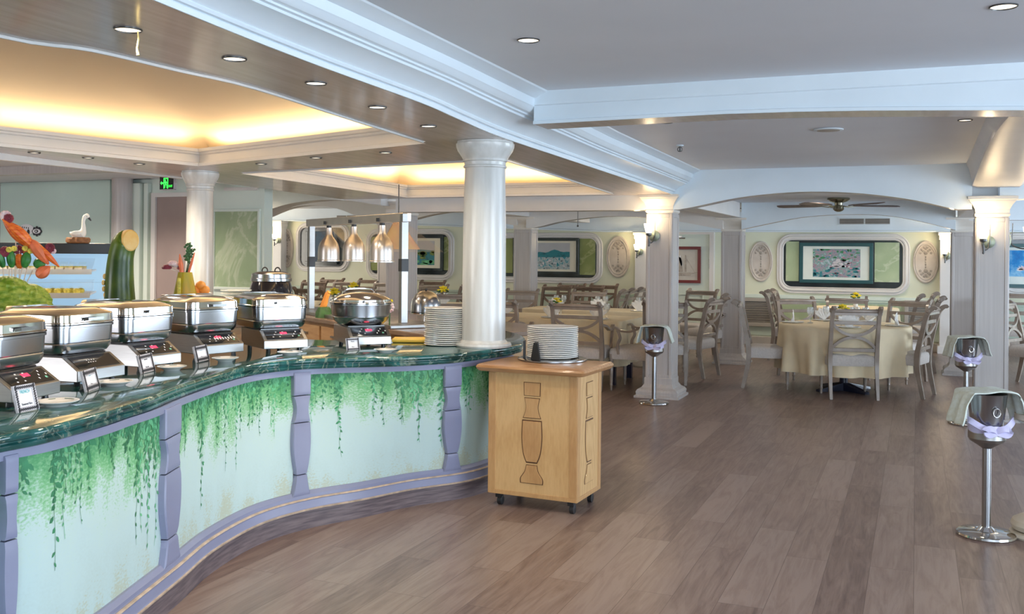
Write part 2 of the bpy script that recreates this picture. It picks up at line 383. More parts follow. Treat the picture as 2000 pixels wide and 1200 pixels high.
# ================================================================== THE ROOM
def quad(name, pts, m, n=1):
    g = G(); g.add(pts, [tuple(range(len(pts)))]); return struct(g.build(name, m, smooth=False))
g = G().box(-16, 7, -4.2, 17, -.1, 0); struct(g.build('floor', 'floor_planks', smooth=False))
for nm_, bx in (('wall_right', (7, 7.15, -4.2, 17)), ('wall_front', (-16, 7, -4.35, -4.2)), ('wall_side', (-15.65, -15.5, -4.2, 17))):
    struct(G().box(*bx, 0, 2.5).build(nm_, 'wall_cream', smooth=False))
ZS0, ZSK = 2.2, .02
def zs(y): return ZS0 - ZSK * (y - 5.5)
def PS(u, v):
    r = R3 @ Vector(((u - 1000) / F, (H0 - v) / F, -1)); t = (ZS0 + ZSK * 5.5 - EYE) / (r.z + ZSK * r.y)
    return Vector((0, 0, EYE)) + r * t
def zc2(y): return 2.46 - .0235 * (y - 5.65)
redge = [Vector((-1.97, -3.6, 0)), Vector((-1.97, 0.3, 0))] + [PS(*p) for p in [(300, 0), (600, 120), (820, 200), (900, 235), (985, 270), (1150, 325)]] + [Vector((-2.33, 9.93, 0))]
redge = smoothpath([Vector((p.x, p.y, zs(p.y))) for p in redge], 6)
e1 = [Vector((-2.98, .2, 0)), Vector((-2.98, 1.6, 0))] + [PS(*p) for p in [(0, 67), (180, 95), (350, 135), (500, 170), (700, 235), (832, 277)]]
e1 = smoothpath(e1, 4)
ca, cb = PS(388, 322), PS(0, 283); hole1 = e1 + [ca, cb, Vector((-6.05, .2, 0))]
hole2 = [PS(470, 337), PS(800, 385), PS(1215, 382), PS(985, 310)]
for h in (hole1, hole2):
    for p in h: p.y = min(p.y, 9.66); p.z = zs(p.y)
LX = -6.3
outer = [Vector((LX, -3.6, 0))] + [p.copy() for p in redge] + [Vector((LX, 9.93, 0))]
for p in outer: p.z = zs(p.y)
bm = bmesh.new(); ed = []
for q in (outer, hole1, hole2):
    vs = [bm.verts.new(p) for p in q]; ed += [bm.edges.new((vs[i], vs[(i + 1) % len(vs)])) for i in range(len(vs))]
bmesh.ops.triangle_fill(bm, use_beauty=True, edges=ed); me = bpy.data.meshes.new('ceiling_soffit'); bm.to_mesh(me); bm.free(); me.materials.append(MAT['soffit_lacquer'])
so = bpy.data.objects.new('ceiling_soffit', me); COL.objects.link(so); struct(so)
def outset(poly, off):
    n = len(poly); c = sum(poly, Vector()) / n; out = []
    area_ = sum(poly[i].x * poly[(i + 1) % n].y - poly[(i + 1) % n].x * poly[i].y for i in range(n))
    sg = 1 if area_ > 0 else -1
    for i in range(n):
        a = (poly[i] - poly[i - 1]); b = (poly[(i + 1) % n] - poly[i]); a.z = b.z = 0; a.normalize(); b.normalize()
        na = Vector((a.y, -a.x, 0)) * sg; nb = Vector((b.y, -b.x, 0)) * sg; m = (na + nb)
        m = m / max(.3, m.length_squared) * 2 if m.length > .1 else na
        out.append(poly[i] + m * off)
    return out
LED = (1, .78, .46)
def coffer(poly, idx, edges, power):
    g = G(); L = []
    for off, dz in [(0, -.012), (-.012, -.012), (-.012, .012), (.012, .018), (.016, .05), (.02, .078), (.004, .086), (.004, .098), (-.012, .104), (-.016, .128), (.03, .13)]:
        L.append([p + Vector((0, 0, dz)) for p in outset(poly, off)])
    g.loops(L, False, False); struct(g.build('trim_%d' % idx, 'white_trim', angle=25))
    g = G(); base = outset(poly, .03); out = outset(poly, .34)
    L = [[p + Vector((0, 0, .13)) for p in base], [p + Vector((0, 0, .10)) for p in outset(poly, .10)], [p + Vector((0, 0, .10)) for p in out]]
    c = Vector(((min(p.x for p in poly) + max(p.x for p in poly)) / 2, (min(p.y for p in poly) + max(p.y for p in poly)) / 2, 0))
    for k in range(1, 9):
        a = PI / 2 * k / 8.0; s_ = max(.002, math.cos(a) ** .75)
        L.append([Vector((c.x + (p.x - c.x) * s_, c.y + (p.y - c.y) * s_, zs(p.y) * s_ + zs(c.y) * (1 - s_) + .10 + .36 * math.sin(a))) for p in out])
    g.loops(L, False, True); struct(g.build('ceiling_vault', 'cove_paint', angle=30))
    for a, b in edges:
        d = b - a; ln = Vector((d.x, d.y, 0)).length; mid = (a + b) / 2
        nrm = Vector((d.y, -d.x, 0)).normalized()
        if (mid + nrm - c).length < (mid - c).length: nrm = -nrm
        l = bpy.data.lights.new('cove_strip', 'AREA'); l.shape = 'RECTANGLE'; l.size = ln; l.size_y = .05; l.energy = power * ln; l.color = LED
        o = bpy.data.objects.new('cove_strip', l); COL.objects.link(o); o.location = mid + nrm * .16 + Vector((0, 0, .125))
        up = Vector((0, 0, 1)); x = Vector((d.x, d.y, 0)).normalized(); z_ = -(up * .95 - nrm * .3).normalized(); y_ = z_.cross(x).normalized()
        o.rotation_euler = Matrix((x, y_, z_)).transposed().to_euler()
coffer(hole1, 1, [(hole1[-3], hole1[-4]), (hole1[-2], hole1[-3]), (hole1[-1], hole1[-2]), (e1[0], e1[8]), (e1[8], e1[16]), (e1[16], e1[28])], 1.7)
coffer(hole2, 2, [(hole2[0], hole2[1]), (hole2[1], hole2[2]), (hole2[2], hole2[3]), (hole2[3], hole2[0])], 2.0)

# main beam: stepped moulding between soffit edge and the high ceiling
def topx(y): return interp([(-4, -1.93), (3.2, -1.95), (5.4, -2.02), (7, -2.1), (10, -2.04)], y)
def topz(y): return 2.462 if y < 5.65 else zc2(y) + .002
prof = [(0, -.01), (.03, -.01), (.05, .08), (.04, .1), (.10, .11), (.12, .16), (.11, .18), (.22, .30), (.42, .40), (.48, .42), (.48, .47), (.54, .48), (.54, .52), (.60, .54), (.66, .60), (.68, .64), (.70, .66), (.72, .84), (.76, .85), (.80, .88), (.97, .96), (1, 1)]
L = []
for p in redge:
    tx = topx(p.y); L.append([Vector((lerp(p.x, tx, a), p.y, lerp(p.z, topz(p.y), b))) for a, b in prof])
g = G(); g.loops(L, False, False, closed=False); struct(g.build('trim_3', 'blue_white_trim', angle=22))
# high ceilings, bay by bay
quad('ceiling', [(-2.1, -4.2, 2.46), (7, -4.2, 2.46), (7, 5.7, 2.46), (-2.1, 5.7, 2.46)], 'ceiling_paint')
quad('ceiling', [(-2.2, 5.6, zc2(5.6)), (7, 5.6, zc2(5.6)), (7, 10, zc2(10)), (-2.2, 10, zc2(10))], 'ceiling_paint')
quad('ceiling', [(-6.2, 10.1, 2.2), (7, 10.1, 2.2), (7, 16.4, 2.2), (-6.2, 16.4, 2.2)], 'ceiling_paint')
quad('ceiling', [(-15.5, -4, 2.33), (-6.25, -4, 2.33), (-6.25, 16.4, 2.33), (-15.5, 16.4, 2.33)], 'ceiling_paint')
struct(G().box(LX - .03, LX + .005, -3.6, 10, 2.165, 2.39).box(LX - .045, LX + .006, -3.6, 10, 2.155, 2.175).build('trim_4', 'white_trim', smooth=False))
struct(G().box(-15, LX - .05, 7.2, 7.35, 2.25, 2.33).build('trim_29', 'pillar_paint', smooth=False))
# cross beam, gently arched, with small top moulding
def archbeam(name, x0, x1, y0, y1, bot, top, m, soff, lip=True, n=24):
    """bot, top: height as a function of x"""
    xs = [lerp(x0, x1, k / n) for k in range(n + 1)]
    g = G(); L = []
    pr = [(y0, 'b', 0), (y0 - .012, 'b', .0), (y0 - .012, 'b', .018), (y0, 'b', .022), (y0, 't', -.085), (y0 - .008, 't', -.08), (y0 - .008, 't', -.06), (y0 - .03, 't', -.012), (y0 - .03, 't', 0), (y1, 't', 0), (y1, 'b', 0)] if lip else [(y0, 'b', 0), (y0, 't', 0), (y1, 't', 0), (y1, 'b', 0)]
    for x in xs: L.append([Vector((x, y, (bot(x) if k == 'b' else top(x)) + dz)) for y, k, dz in pr])
    n0 = len(pr); g.add([p for lp in L for p in lp], [])
    for k in range(n):
        for i in range(n0):
            j = (i + 1) % n0; g.f.append((k * n0 + i, k * n0 + j, (k + 1) * n0 + j, (k + 1) * n0 + i)); g.mi.append(1 if i == n0 - 1 else 0)
    g.f.append(tuple(range(n0))); g.mi.append(0); g.f.append(tuple(range(n * n0, (n + 1) * n0))); g.mi.append(0)
    return struct(g.build(name, [m, soff], angle=25))
def zarch(tab, Y):
    q = sorted((P(u, v, Y=Y).x, P(u, v, Y=Y).z) for u, v in tab)
    sp = smoothpath([Vector((a, b, 0)) for a, b in q], 6); tb = [(p.x, p.y) for p in sp]
    return lambda x: interp(tb, x)
archbeam('trim_5', -2.12, 7, 5.42, 5.66, zarch([(1068, 242), (1250, 232), (1420, 223), (1600, 218), (1800, 216), (2000, 217)], 5.42), lambda x: 2.462, 'blue_white_trim', 'soffit_lacquer')
archbeam('trim_6', -2.38, .47, 9.93, 10.17, zarch([(1322, 410), (1356, 404), (1450, 385), (1560, 375), (1670, 377), (1780, 390), (1862, 408), (1890, 409)], 9.93), lambda x: 2.37, 'blue_white_trim', 'pillar_paint', lip=False)
archbeam('trim_7', .7, 7, 9.93, 10.17, lambda x: 2.02 + .03 * min(1, (x - .7)), lambda x: 2.37, 'blue_white_trim', 'pillar_paint', lip=False, n=6)
archbeam('trim_8', -5.6, -2.6, 9.93, 10.17, lambda x: 1.955, lambda x: 2.2, 'white_trim', 'pillar_paint', lip=False, n=2)
za = zarch([(515, 425), (530, 412), (575, 398), (640, 391), (700, 394), (745, 402)], 10.0)
archbeam('trim_9', -8.2, -5.8, 9.93, 10.17, za, lambda x: 2.34, 'white_trim', 'pillar_paint', lip=False)
# second row of arches
zb = zarch([(1440, 450), (1500, 437), (1570, 424), (1650, 419), (1730, 421), (1800, 433), (1868, 450)], 13.4)
archbeam('trim_10', -2.2, .45, 13.4, 13.6, zb, lambda x: 2.21, 'blue_white_trim', 'pillar_paint', lip=False)
zb = zarch([(1047, 445), (1100, 432), (1180, 423), (1240, 424), (1320, 432), (1405, 448)], 13.4)
archbeam('trim_11', -5.35, -2.45, 13.4, 13.6, zb, lambda x: 2.21, 'white_trim', 'pillar_paint', lip=False)
zb = zarch([(515, 425), (560, 407), (610, 401), (660, 408), (720, 432), (760, 440)], 13.4)
archbeam('trim_12', -11.5, -7.9, 13.4, 13.6, zb, lambda x: 2.34, 'white_trim', 'pillar_paint', lip=False)
archbeam('trim_13', -7.9, -5.5, 13.4, 13.6, zarch([(760, 440), (800, 430), (850, 418), (900, 416), (1000, 440)], 13.4), lambda x: 2.34, 'white_trim', 'pillar_paint', lip=False)
archbeam('trim_14', .6, 7, 13.4, 13.6, lambda x: 1.95, lambda x: 2.21, 'blue_white_trim', 'pillar_paint', lip=False, n=4)
# beams running away from the camera
struct(G().box(-2.5, -2.22, 10.17, 13.4, 2.0, 2.21).build('trim_15', 'white_trim', smooth=False, bevel=.01))
struct(G().box(-5.6, -5.3, 10.17, 16.3, 2.03, 2.34).build('trim_16', 'white_trim', smooth=False, bevel=.01))
struct(G().box(.47, .72, 10.17, 13.4, 1.98, 2.21).build('trim_17', 'white_trim', smooth=False, bevel=.01))
g = G(); L = []
for k in range(13):
    y = lerp(5.64, 9.95, k / 12); t = k / 12; zb_ = 2.13 + .16 * math.sin(PI * min(1, (1 - t) * .75)); 
    L.append([Vector(p) for p in ((.52, y, zb_), (.47, y, zb_ + .015), (.47, y, zb_ + .05), (.44, y, zc2(y) - .05), (.42, y, zc2(y)), (.95, y, zc2(y)), (.90, y, zb_ + .03), (.86, y, zb_))])
g.loops(L); struct(g.build('trim_18', 'white_trim', angle=25))

# ---- columns
def pillar(x, y, ztop, label, w=.27, m='pillar_paint', base=True):
    t = thing('column', (x, y, 0), 0, label, 'column'); t['kind'] = 'structure'
    g = G(); h = w / 2; r = .012
    def sq(hh, z): return [Vector((a * hh, b * hh, z)) for a, b in ((-1, -1), (1, -1), (1, 1), (-1, 1))]
    # shaft with a sunk panel on each face
    g.loops([sq(h, .12), sq(h, ztop - .12)])
    for a in range(4):
        T = Matrix.Rotation(a * PI / 2, 4, 'Z')
        for (x0, x1, z0, z1) in ((-h, -h + .03, .2, ztop - .2), (h - .03, h, .2, ztop - .2), (-h + .03, h - .03, ztop - .24, ztop - .2), (-h + .03, h - .03, .2, .24)):
            g.box(x0, x1, -h - .008, -h + .002, z0, z1, T)
    g.build('shaft', m, t, bevel=.004)
    g = G(); g.loops([sq(h + .002, ztop - .19), sq(h + .012, ztop - .18), sq(h + .012, ztop - .165), sq(h + .006, ztop - .155), sq(h + .01, ztop - .12), sq(h + .03, ztop - .08), sq(h + .055, ztop - .05), sq(h + .06, ztop - .035), sq(h + .072, ztop - .03), sq(h + .072, ztop - .004), sq(h + .05, ztop)])
    g.build('capital', 'capital_paint', t, angle=20)
    if base:
        g = G(); g.loops([sq(h + .10, 0), sq(h + .10, .022), sq(h + .08, .03), sq(h + .085, .06), sq(h + .07, .085), sq(h + .035, .105), sq(h + .012, .14), sq(h + .012, .2), sq(h, .215)])
        g.build('plinth', m, t, angle=20)
    return t
def around(x, y, zt, **k): return pillar(x, y, zt, **k)
pillar(-2.47, 10.07, 2.115, label='square column with a lit wall lamp, behind the ice bucket stand in the middle of the room')
pillar(.64, 10.07, 2.055, label='square column on the right, behind the nearest ice bucket stand')
pillar(-2.34, 13.6, 2.0, label='square column behind the side-facing dining chair, left of the round table')
pillar(.545, 13.6, 1.99, label='square column at the right, standing just behind the second ice bucket stand')
pillar(-5.43, 13.6, 2.03, label='square column in front of the seascape picture')
pillar(-5.72, 10.3, 2.12, label='square column behind the heat lamp stand')
pillar(-8.95, 15.6, 2.33, label='square column at the back wall, seen between the heat lamps')
def round_column(x, y, z0, z1, r, label, base=True, m='white_marble_paint', cap=True):
    t = thing('column', (x, y, z0), 0, label, 'column'); t['kind'] = 'structure'; H = z1 - z0
    g = G(); g.lathe([(r * 1.0, .03), (r, H * .3), (r * .985, H * .6), (r * .93, H - .14)], 40); g.build('shaft', m, t)
    if not cap: G().lathe([(r * .96, H - .16), (r * .96, H)], 40).build('neck', m, t); return t
    g = G(); g.lathe([(r * .93, H - .17), (r * 1.0, H - .165), (r * 1.0, H - .155), (r * .95, H - .15), (r * .96, H - .13), (r * 1.03, H - .125), (r * 1.03, H - .112), (r * 1.10, H - .095), (r * 1.27, H - .06), (r * 1.34, H - .035), (r * 1.35, H - .015), (r * 1.3, H - .012), (r * 1.3, H)], 40); g.build('capital', m, t, angle=25)
    if base: g = G(); g.lathe([(r * 1.25, 0), (r * 1.29, .012), (r * 1.25, .026), (r * 1.1, .03), (r, .045)], 40); g.build('base_ring', m, t)
    return t
round_column(-2.535, 5.64, .9, zs(5.64) + .002, .138, 'large round white column standing on the end of the green marble counter')
round_column(-5.74, 6.75, 0, zs(6.75) + .002, .118, 'slim round white column left of the green marble wall panel')
round_column(P(238, 500, Y=8.85).x, 8.85, 0, 2.33, .125, 'grey lilac round column behind the big squash', base=False, m='pillar_paint', cap=False)

# ---- far wall
def zbulk(x): return 1.868 if x > -5 else 1.868 + (-x - 5) * .033
BY = 16.5
g = G().box(-15.5, 7, BY, BY + .15, 0, 2.4); struct(g.build('wall_back', 'wall_cream', smooth=False))
g = G(); L = [[Vector((x, 16.34, 2.4)), Vector((x, 16.34, zbulk(x) + .03)), Vector((x, 16.30, zbulk(x) + .02)), Vector((x, 16.30, zbulk(x))), Vector((x, BY, zbulk(x))), Vector((x, BY, 2.4))] for x in (-15.5, -11, -8, -5, 7)]
g.loops(L); struct(g.build('trim_19', 'blue_white_trim', smooth=False))
g = G().box(-15.5, 7, 16.46, BY, 0, .14); struct(g.build('baseboard_back', 'louvre_paint', smooth=False, bevel=.01))
g = G().box(-15.5, 7, 16.47, BY, .74, .785).box(-15.5, 7, 16.485, BY, .16, .74); struct(g.build('trim_20', 'dado_green', smooth=False, bevel=.006))
g = G().box(-3.0, 1.2, 16.46, BY, .785, .84); struct(g.build('trim_21', 'wall_mint', smooth=False))
WIN = 0
def xz(u, v): p = P(u, v, Y=BY); return p.x, p.z
def window(u0, v0, u1, v1, inner, pic, art, frame_m='teal_frame', board='mat_board', panel='green_onyx', label='', only_frame=False, artfn=None):
    """rounded niche: moulded surround, dark glass border, stone side panels, framed picture"""
    global WIN; WIN += 1
    xa, za_ = xz(u0, v1); xb, zb_ = xz(u1, v0); w, h = xb - xa, zb_ - za_; cx, cz = (xa + xb) / 2, (za_ + zb_) / 2
    t = bpy.data.objects.new('window_%d' % WIN, None); COL.objects.link(t); t.location = (cx, BY, cz); t['kind'] = 'structure'; t['label'] = label + ' niche with rounded moulded surround'
    def lp(off, y, r): return [Vector((p.x, y, p.y)) for p in rrect(w - 2 * off, h - 2 * off, max(.02, r - off), 8)]
    g = G(); g.loops([lp(0, 0, .24), lp(0, -.03, .24), lp(.01, -.04, .24), lp(.03, -.03, .24), (lp(.035, -.03, .24)), lp(.045, -.055, .24), lp(.065, -.055, .24), lp(.075, -.035, .24), lp(.085, -.035, .24), lp(.095, -.05, .24), lp(.105, -.04, .24), lp(.11, -.0, .24)], False, False)
    g.build('window_frame', 'white_trim', t, angle=30)
    g = G(); g.add(lp(.1, -.012, .24), [tuple(range(36))]); n = len(lp(0, 0, .24)); g = G(); g.add(lp(.1, -.012, .24), [tuple(range(n))]); g.build('glass', 'dark_frame', t, smooth=False)
    for (pu0, pv0, pu1, pv1) in inner:
        a = xz(pu0, pv1); b = xz(pu1, pv0)
        G().box(a[0] - cx, b[0] - cx, -.03, -.01, a[1] - cz, b[1] - cz).build('stone_panel', panel, t, smooth=False)
    if pic:
        (a, b, c, d), (e, f, g1, h1) = pic      # frame rect, art rect (px)
        p0 = xz(a, d); p1 = xz(c, b); q0 = xz(e, h1); q1 = xz(g1, f)
        pc = thing('framed_picture', ((p0[0] + p1[0]) / 2, BY - .03, (p0[1] + p1[1]) / 2), 0, label, 'picture'); W2, H2 = (p1[0] - p0[0]) / 2, (p1[1] - p0[1]) / 2
        g = G(); fw = .055
        for (x0, x1, z0, z1) in ((-W2, W2, H2 - fw, H2), (-W2, W2, -H2, -H2 + fw), (-W2, -W2 + fw, -H2 + fw, H2 - fw), (W2 - fw, W2, -H2 + fw, H2 - fw)): g.box(x0, x1, -.045, 0, z0, z1)
        g.build('frame', frame_m, pc, smooth=False, bevel=.004)
        G().box(-W2 + fw, W2 - fw, -.02, 0, -H2 + fw, H2 - fw).build('mount', board, pc, smooth=False)
        ox, oz = pc.location.x, pc.location.z
        artfn(pc, q0[0] - ox, q1[0] - ox, q0[1] - oz, q1[1] - oz)
def flat_art(name):
    def f(pc, x0, x1, z0, z1): G().box(x0, x1, -.024, -.019, z0, z1).build('print', name, pc, smooth=False)
    return f
def blobs(g, x0, x1, z0, z1, n, r, y=-.0262, seed=1):
    R = random.Random(seed)
    for _ in range(n):
        cx, cz = R.uniform(x0, x1), R.uniform(z0, z1); a, b = r * R.uniform(.5, 1.4), r * R.uniform(.25, .7)
        g.add([(min(x1, max(x0, cx + a * math.cos(2 * PI * k / 8))), y, min(z1, max(z0, cz + b * math.sin(2 * PI * k / 8)))) for k in range(8)], [tuple(range(8))])
def art_garden(pc, x0, x1, z0, z1):
    g = G(); g.box(x0, x1, -.024, -.019, z0, z1); g.m = 1; m = lerp(z0, z1, .35)
    blobs(g, lerp(x0, x1, .38), lerp(x0, x1, .8), m, lerp(z0, z1, .65), 12, .05, seed=3); g.m = 2; blobs(g, x0, x1, z0, m, 26, .035, -.0264, 4); g.m = 3; blobs(g, x0, x1, lerp(z0, z1, .6), z1, 24, .03, -.0266, 5); g.m = 4; blobs(g, x0, x1, z0, z1, 30, .025, -.0268, 6)
    g.build('print', ['art_garden', 'frame_silver', 'art_hills', 'leaf_dark', 'beet_pink'], pc, smooth=False)
def art_sea(pc, x0, x1, z0, z1):
    g = G(); g.box(x0, x1, -.024, -.019, z0, z1); g.m = 1; h = z1 - z0; n = 16
    top = [(lerp(x0, x1, k / n), z0 + h * (.62 + .1 * math.exp(-((k / n - .72) * 5) ** 2) + .03 * math.sin(k * 1.3))) for k in range(n + 1)]
    g.add([(x, -.025, z) for x, z in top] + [(x1, -.025, z0 + .45 * h), (x0, -.025, z0 + .45 * h)], [tuple(range(n + 3))])
    g.m = 2; g.add([(x0, -.0255, z0), (x1, -.0255, z0), (x1, -.0255, z0 + .47 * h), (x0, -.0255, z0 + .42 * h)], [(0, 1, 2, 3)])
    g.m = 3; blobs(g, x0, x1, z0 + .1 * h, z0 + .4 * h, 10, .035, -.026, 9)
    g.build('print', ['art_sky', 'art_hills', 'art_sea', 'frame_silver'], pc, smooth=False)
def art_trees(pc, x0, x1, z0, z1):
    g = G(); h = z1 - z0; g.box(x0, x1, -.024, -.019, z0, z1); g.m = 1; g.add([(x0, -.025, z0), (x1, -.025, z0), (x1, -.025, z0 + .6 * h), (x0, -.025, z0 + .72 * h)], [(0, 1, 2, 3)])
    g.m = 2; blobs(g, x0, x1, z0 + .25 * h, z0 + .6 * h, 16, .1, -.0255, 12); g.m = 3; blobs(g, x0, x1, z0, z0 + .2 * h, 8, .1, -.026, 13)
    g.build('print', ['art_sky', 'art_hills', 'art_trees', 'leaf_mid'], pc, smooth=False)
def art_lily(pc, x0, x1, z0, z1):
    g = G(); g.box(x0, x1, -.024, -.019, z0, z1); g.m = 1
    cx, cz = lerp(x0, x1, .3), lerp(z0, z1, .25)
    for k in range(9):
        a = PI * k / 8; d = Vector((math.cos(a), 0, math.sin(a) * .7)); s_ = Vector((-d.z, 0, d.x)) * .018
        g.add([(cx, -.026, cz), tuple(Vector((cx, -.026, cz)) + d * .06 + s_), tuple(Vector((cx, -.026, cz)) + d * .11), tuple(Vector((cx, -.026, cz)) + d * .06 - s_)], [(0, 1, 2, 3)])
    g.m = 2; blobs(g, lerp(x0, x1, .5), x1, lerp(z0, z1, .4), z1, 8, .06, -.0255, 22)
    g.build('print', ['art_lily', 'radish', 'card_white'], pc, smooth=False)
window(1517, 457, 1778, 572, [(1535, 472, 1561, 549), (1708, 474, 1757, 551)], ((1562, 475, 1706, 552), (1588, 487, 1681, 541)), None, label='teal framed garden print on the far wall behind the round table', artfn=art_garden)
window(966, 455, 1178, 551, [(979, 461, 1004, 533), (1133, 462, 1164, 537)], ((1004, 465, 1133, 535), (1020, 475, 1115, 525)), None, frame_m='dark_frame', board='cream_board', panel='olive_onyx', label='dark framed seascape print partly behind a square column', artfn=art_sea)
window(716, 447, 888, 545, [(868, 463, 882, 528), (722, 463, 745, 528)], ((750, 460, 868, 528), (778, 471, 851, 517)), None, frame_m='dark_frame', board='cream_board', panel='olive_onyx', label='dark framed green landscape print left of the big round column', artfn=art_trees)
window(579, 435, 684, 530, [], ((600, 447, 662, 516), (607, 453, 655, 510)), None, frame_m='dark_frame', board='art_blue', label='dark blue framed picture seen through the heat lamp stand', artfn=flat_art('art_blue'))
window(1948, 455, 2215, 575, [(2150, 470, 2200, 550)], ((1962, 477, 2120, 562), (1962, 490, 2090, 540)), None, label='bright blue water lily print at the right edge of the picture', artfn=art_lily)

def medallion(u, v, wp, hp, label):
    c = P(u, v, Y=BY); a = P(u - wp / 2, v, Y=BY).x; b = P(u + wp / 2, v, Y=BY).x; rx = (b - a) / 2; rz = (P(u, v - hp / 2, Y=BY).z - P(u, v + hp / 2, Y=BY).z) / 2
    t = thing('wall_medallion', (c.x, BY, c.z), 0, label, 'wall plaque', 'oval plaster medallions on the far wall')
    T = Matrix.Rotation(PI / 2, 4, 'X') @ Matrix.Diagonal((rx, rz, .05, 1))
    G().lathe([(1, 0), (1, .5), (.95, .8), (.9, .75), (.86, .55), (.84, .8), (.80, .8), (.78, .3), (.4, .3), (.02, .34)], 40, T=T).build('oval_plate', 'medallion', t, angle=30)
    g = G(); R = random.Random(3)
    for s_ in (-1, 1):
        for k in range(9):
            x = (k - 4) / 4 * rx * .42; z = s_ * rz * (.62 - .05 * abs(k - 4) + (.10 if k % 2 else 0))
            g.ball((x, -.018, z), .02, 6, 4, (1, .5, 1))
        g.ball((0, -.018, s_ * rz * .42), .03, 8, 5, (1, .5, 1))
    for k in range(5): g.ball((0, -.018, (k - 2) * rz * .12), .012, 6, 4, (1, .5, 1.6))
    g.build('floral_relief', 'relief', t)
medallion(1486.5, 511, 46, 80, 'oval plaster medallion left of the framed garden print')
medallion(1808, 512, 50, 84, 'oval plaster medallion right of the framed garden print')
medallion(1208, 502, 46, 82, 'oval plaster medallion right of the seascape print, beside a wall lamp')
medallion(562, 485, 22, 76, 'oval plaster medallion beside the lit wall lamp behind the soup kettle')
medallion(518, 481, 18, 72, 'oval plaster medallion at the edge of the green wall panel')
# pilasters on the far wall
def pilaster(u0, u1, label, n):
    a = P(u0, 500, Y=16.3).x; b = P(u1, 500, Y=16.3).x; zt = zbulk(a)
    g = G().box(a, b, 16.3, BY, 0, zt).box(a - .03, b + .03, 16.26, BY, zt - .05, zt).box(a - .015, b + .015, 16.28, BY, zt - .12, zt - .05).box(a - .03, b + .03, 16.25, BY, 0, .12)
    struct(g.build('trim_%d' % n, 'white_trim', smooth=False, bevel=.008))
pilaster(1836, 1862, 'p', 22); pilaster(1240, 1262, 'p', 23); pilaster(533, 549, 'p', 24)
# panelled door with ship picture
a = P(1322, 500, Y=16.4).x - .35; b = P(1386, 500, Y=16.4).x
d1 = bpy.data.objects.new('door_1', None); COL.objects.link(d1); d1.location = (0, 0, 0); d1['kind'] = 'structure'; d1['label'] = 'cream panelled door with a ship picture hanging on it'
G().box(a, b, 16.42, BY, .02, 1.83).build('leaf', 'wall_mint', d1, smooth=False)
g = G()
for z0, z1 in ((.15, .82), ):
    for (x0, x1, za_, zb_) in ((a + .1, b - .1, z1 - .02, z1), (a + .1, b - .1, z0, z0 + .02), (a + .1, a + .12, z0 + .02, z1 - .02), (b - .12, b - .1, z0 + .02, z1 - .02)): g.box(x0, x1, 16.40, 16.42, za_, zb_)
g.build('panel_moulding', 'wall_mint', d1, smooth=False)
G().box(b, b + .07, 16.38, BY, 0, 1.83).box(a, b + .07, 16.38, BY, 1.83, 1.9).build('door_frame', 'white_trim', d1, smooth=False)
G().box(b - .01, b + .012, 16.395, 16.42, 1.25, 1.42).build('hinge', 'chrome', d1, smooth=False)
for (u0, v0, u1, v1) in ((1290, 482, 1369, 552),):
    p0 = P(u0, v1, Y=16.4); p1 = P(u1, v0, Y=16.4)
    pc = thing('framed_picture', ((p0.x + p1.x) / 2, 16.42, (p0.z + p1.z) / 2), 0, 'dark red framed picture of a sailing boat hanging on the cream door', 'picture'); W2 = (p1.x - p0.x) / 2; H2 = (p1.z - p0.z) / 2; fw = .05
    g = G()
    for (x0, x1, z0, z1) in ((-W2, W2, H2 - fw, H2), (-W2, W2, -H2, -H2 + fw), (-W2, -W2 + fw, -H2 + fw, H2 - fw), (W2 - fw, W2, -H2 + fw, H2 - fw)): g.box(x0, x1, -.045, 0, z0, z1)
    g.build('frame', 'red_frame', pc, smooth=False, bevel=.004)
    g = G(); g.box(-W2 + fw, W2 - fw, -.02, 0, -H2 + fw, H2 - fw); g.m = 1
    def P2(pts): g.add([(x * W2, -.024, z * H2) for x, z in pts], [tuple(range(len(pts)))])
    P2([(-.3, -.45), (.55, -.42), (.5, -.6), (-.2, -.62)]); P2([(-.25, -.4), (-.15, .5), (.05, .35), (.12, -.4)]); P2([(.2, -.4), (.22, .55), (.28, .5), (.3, -.4)]); P2([(.3, .3), (.32, .32), (.72, -.42), (.7, -.42)])
    P2([(.55, -.45), (.85, -.40), (.85, -.42), (.55, -.5)]); g.m = 2; P2([(-.1, .35), (-.02, .55), (.12, -.1), (.02, -.05)]); g.build('print', ['art_paper', 'relief', 'card_white'], pc, smooth=False)
    pl = thing('picture_lamp', (p1.x - .28, 16.41, P(1355, 468, Y=16.4).z), 0, 'slim chrome picture lamp above the sailing boat picture', 'lamp')
    G().tube([(-.22, -.05, .02), (.02, -.05, .02)], .014).build('tube_light', 'chrome', pl); G().tube([(-.1, 0, .04), (-.1, -.05, .02)], .008).box(-.16, -.04, -.01, .01, .02, .06).build('bracket', 'chrome', pl)

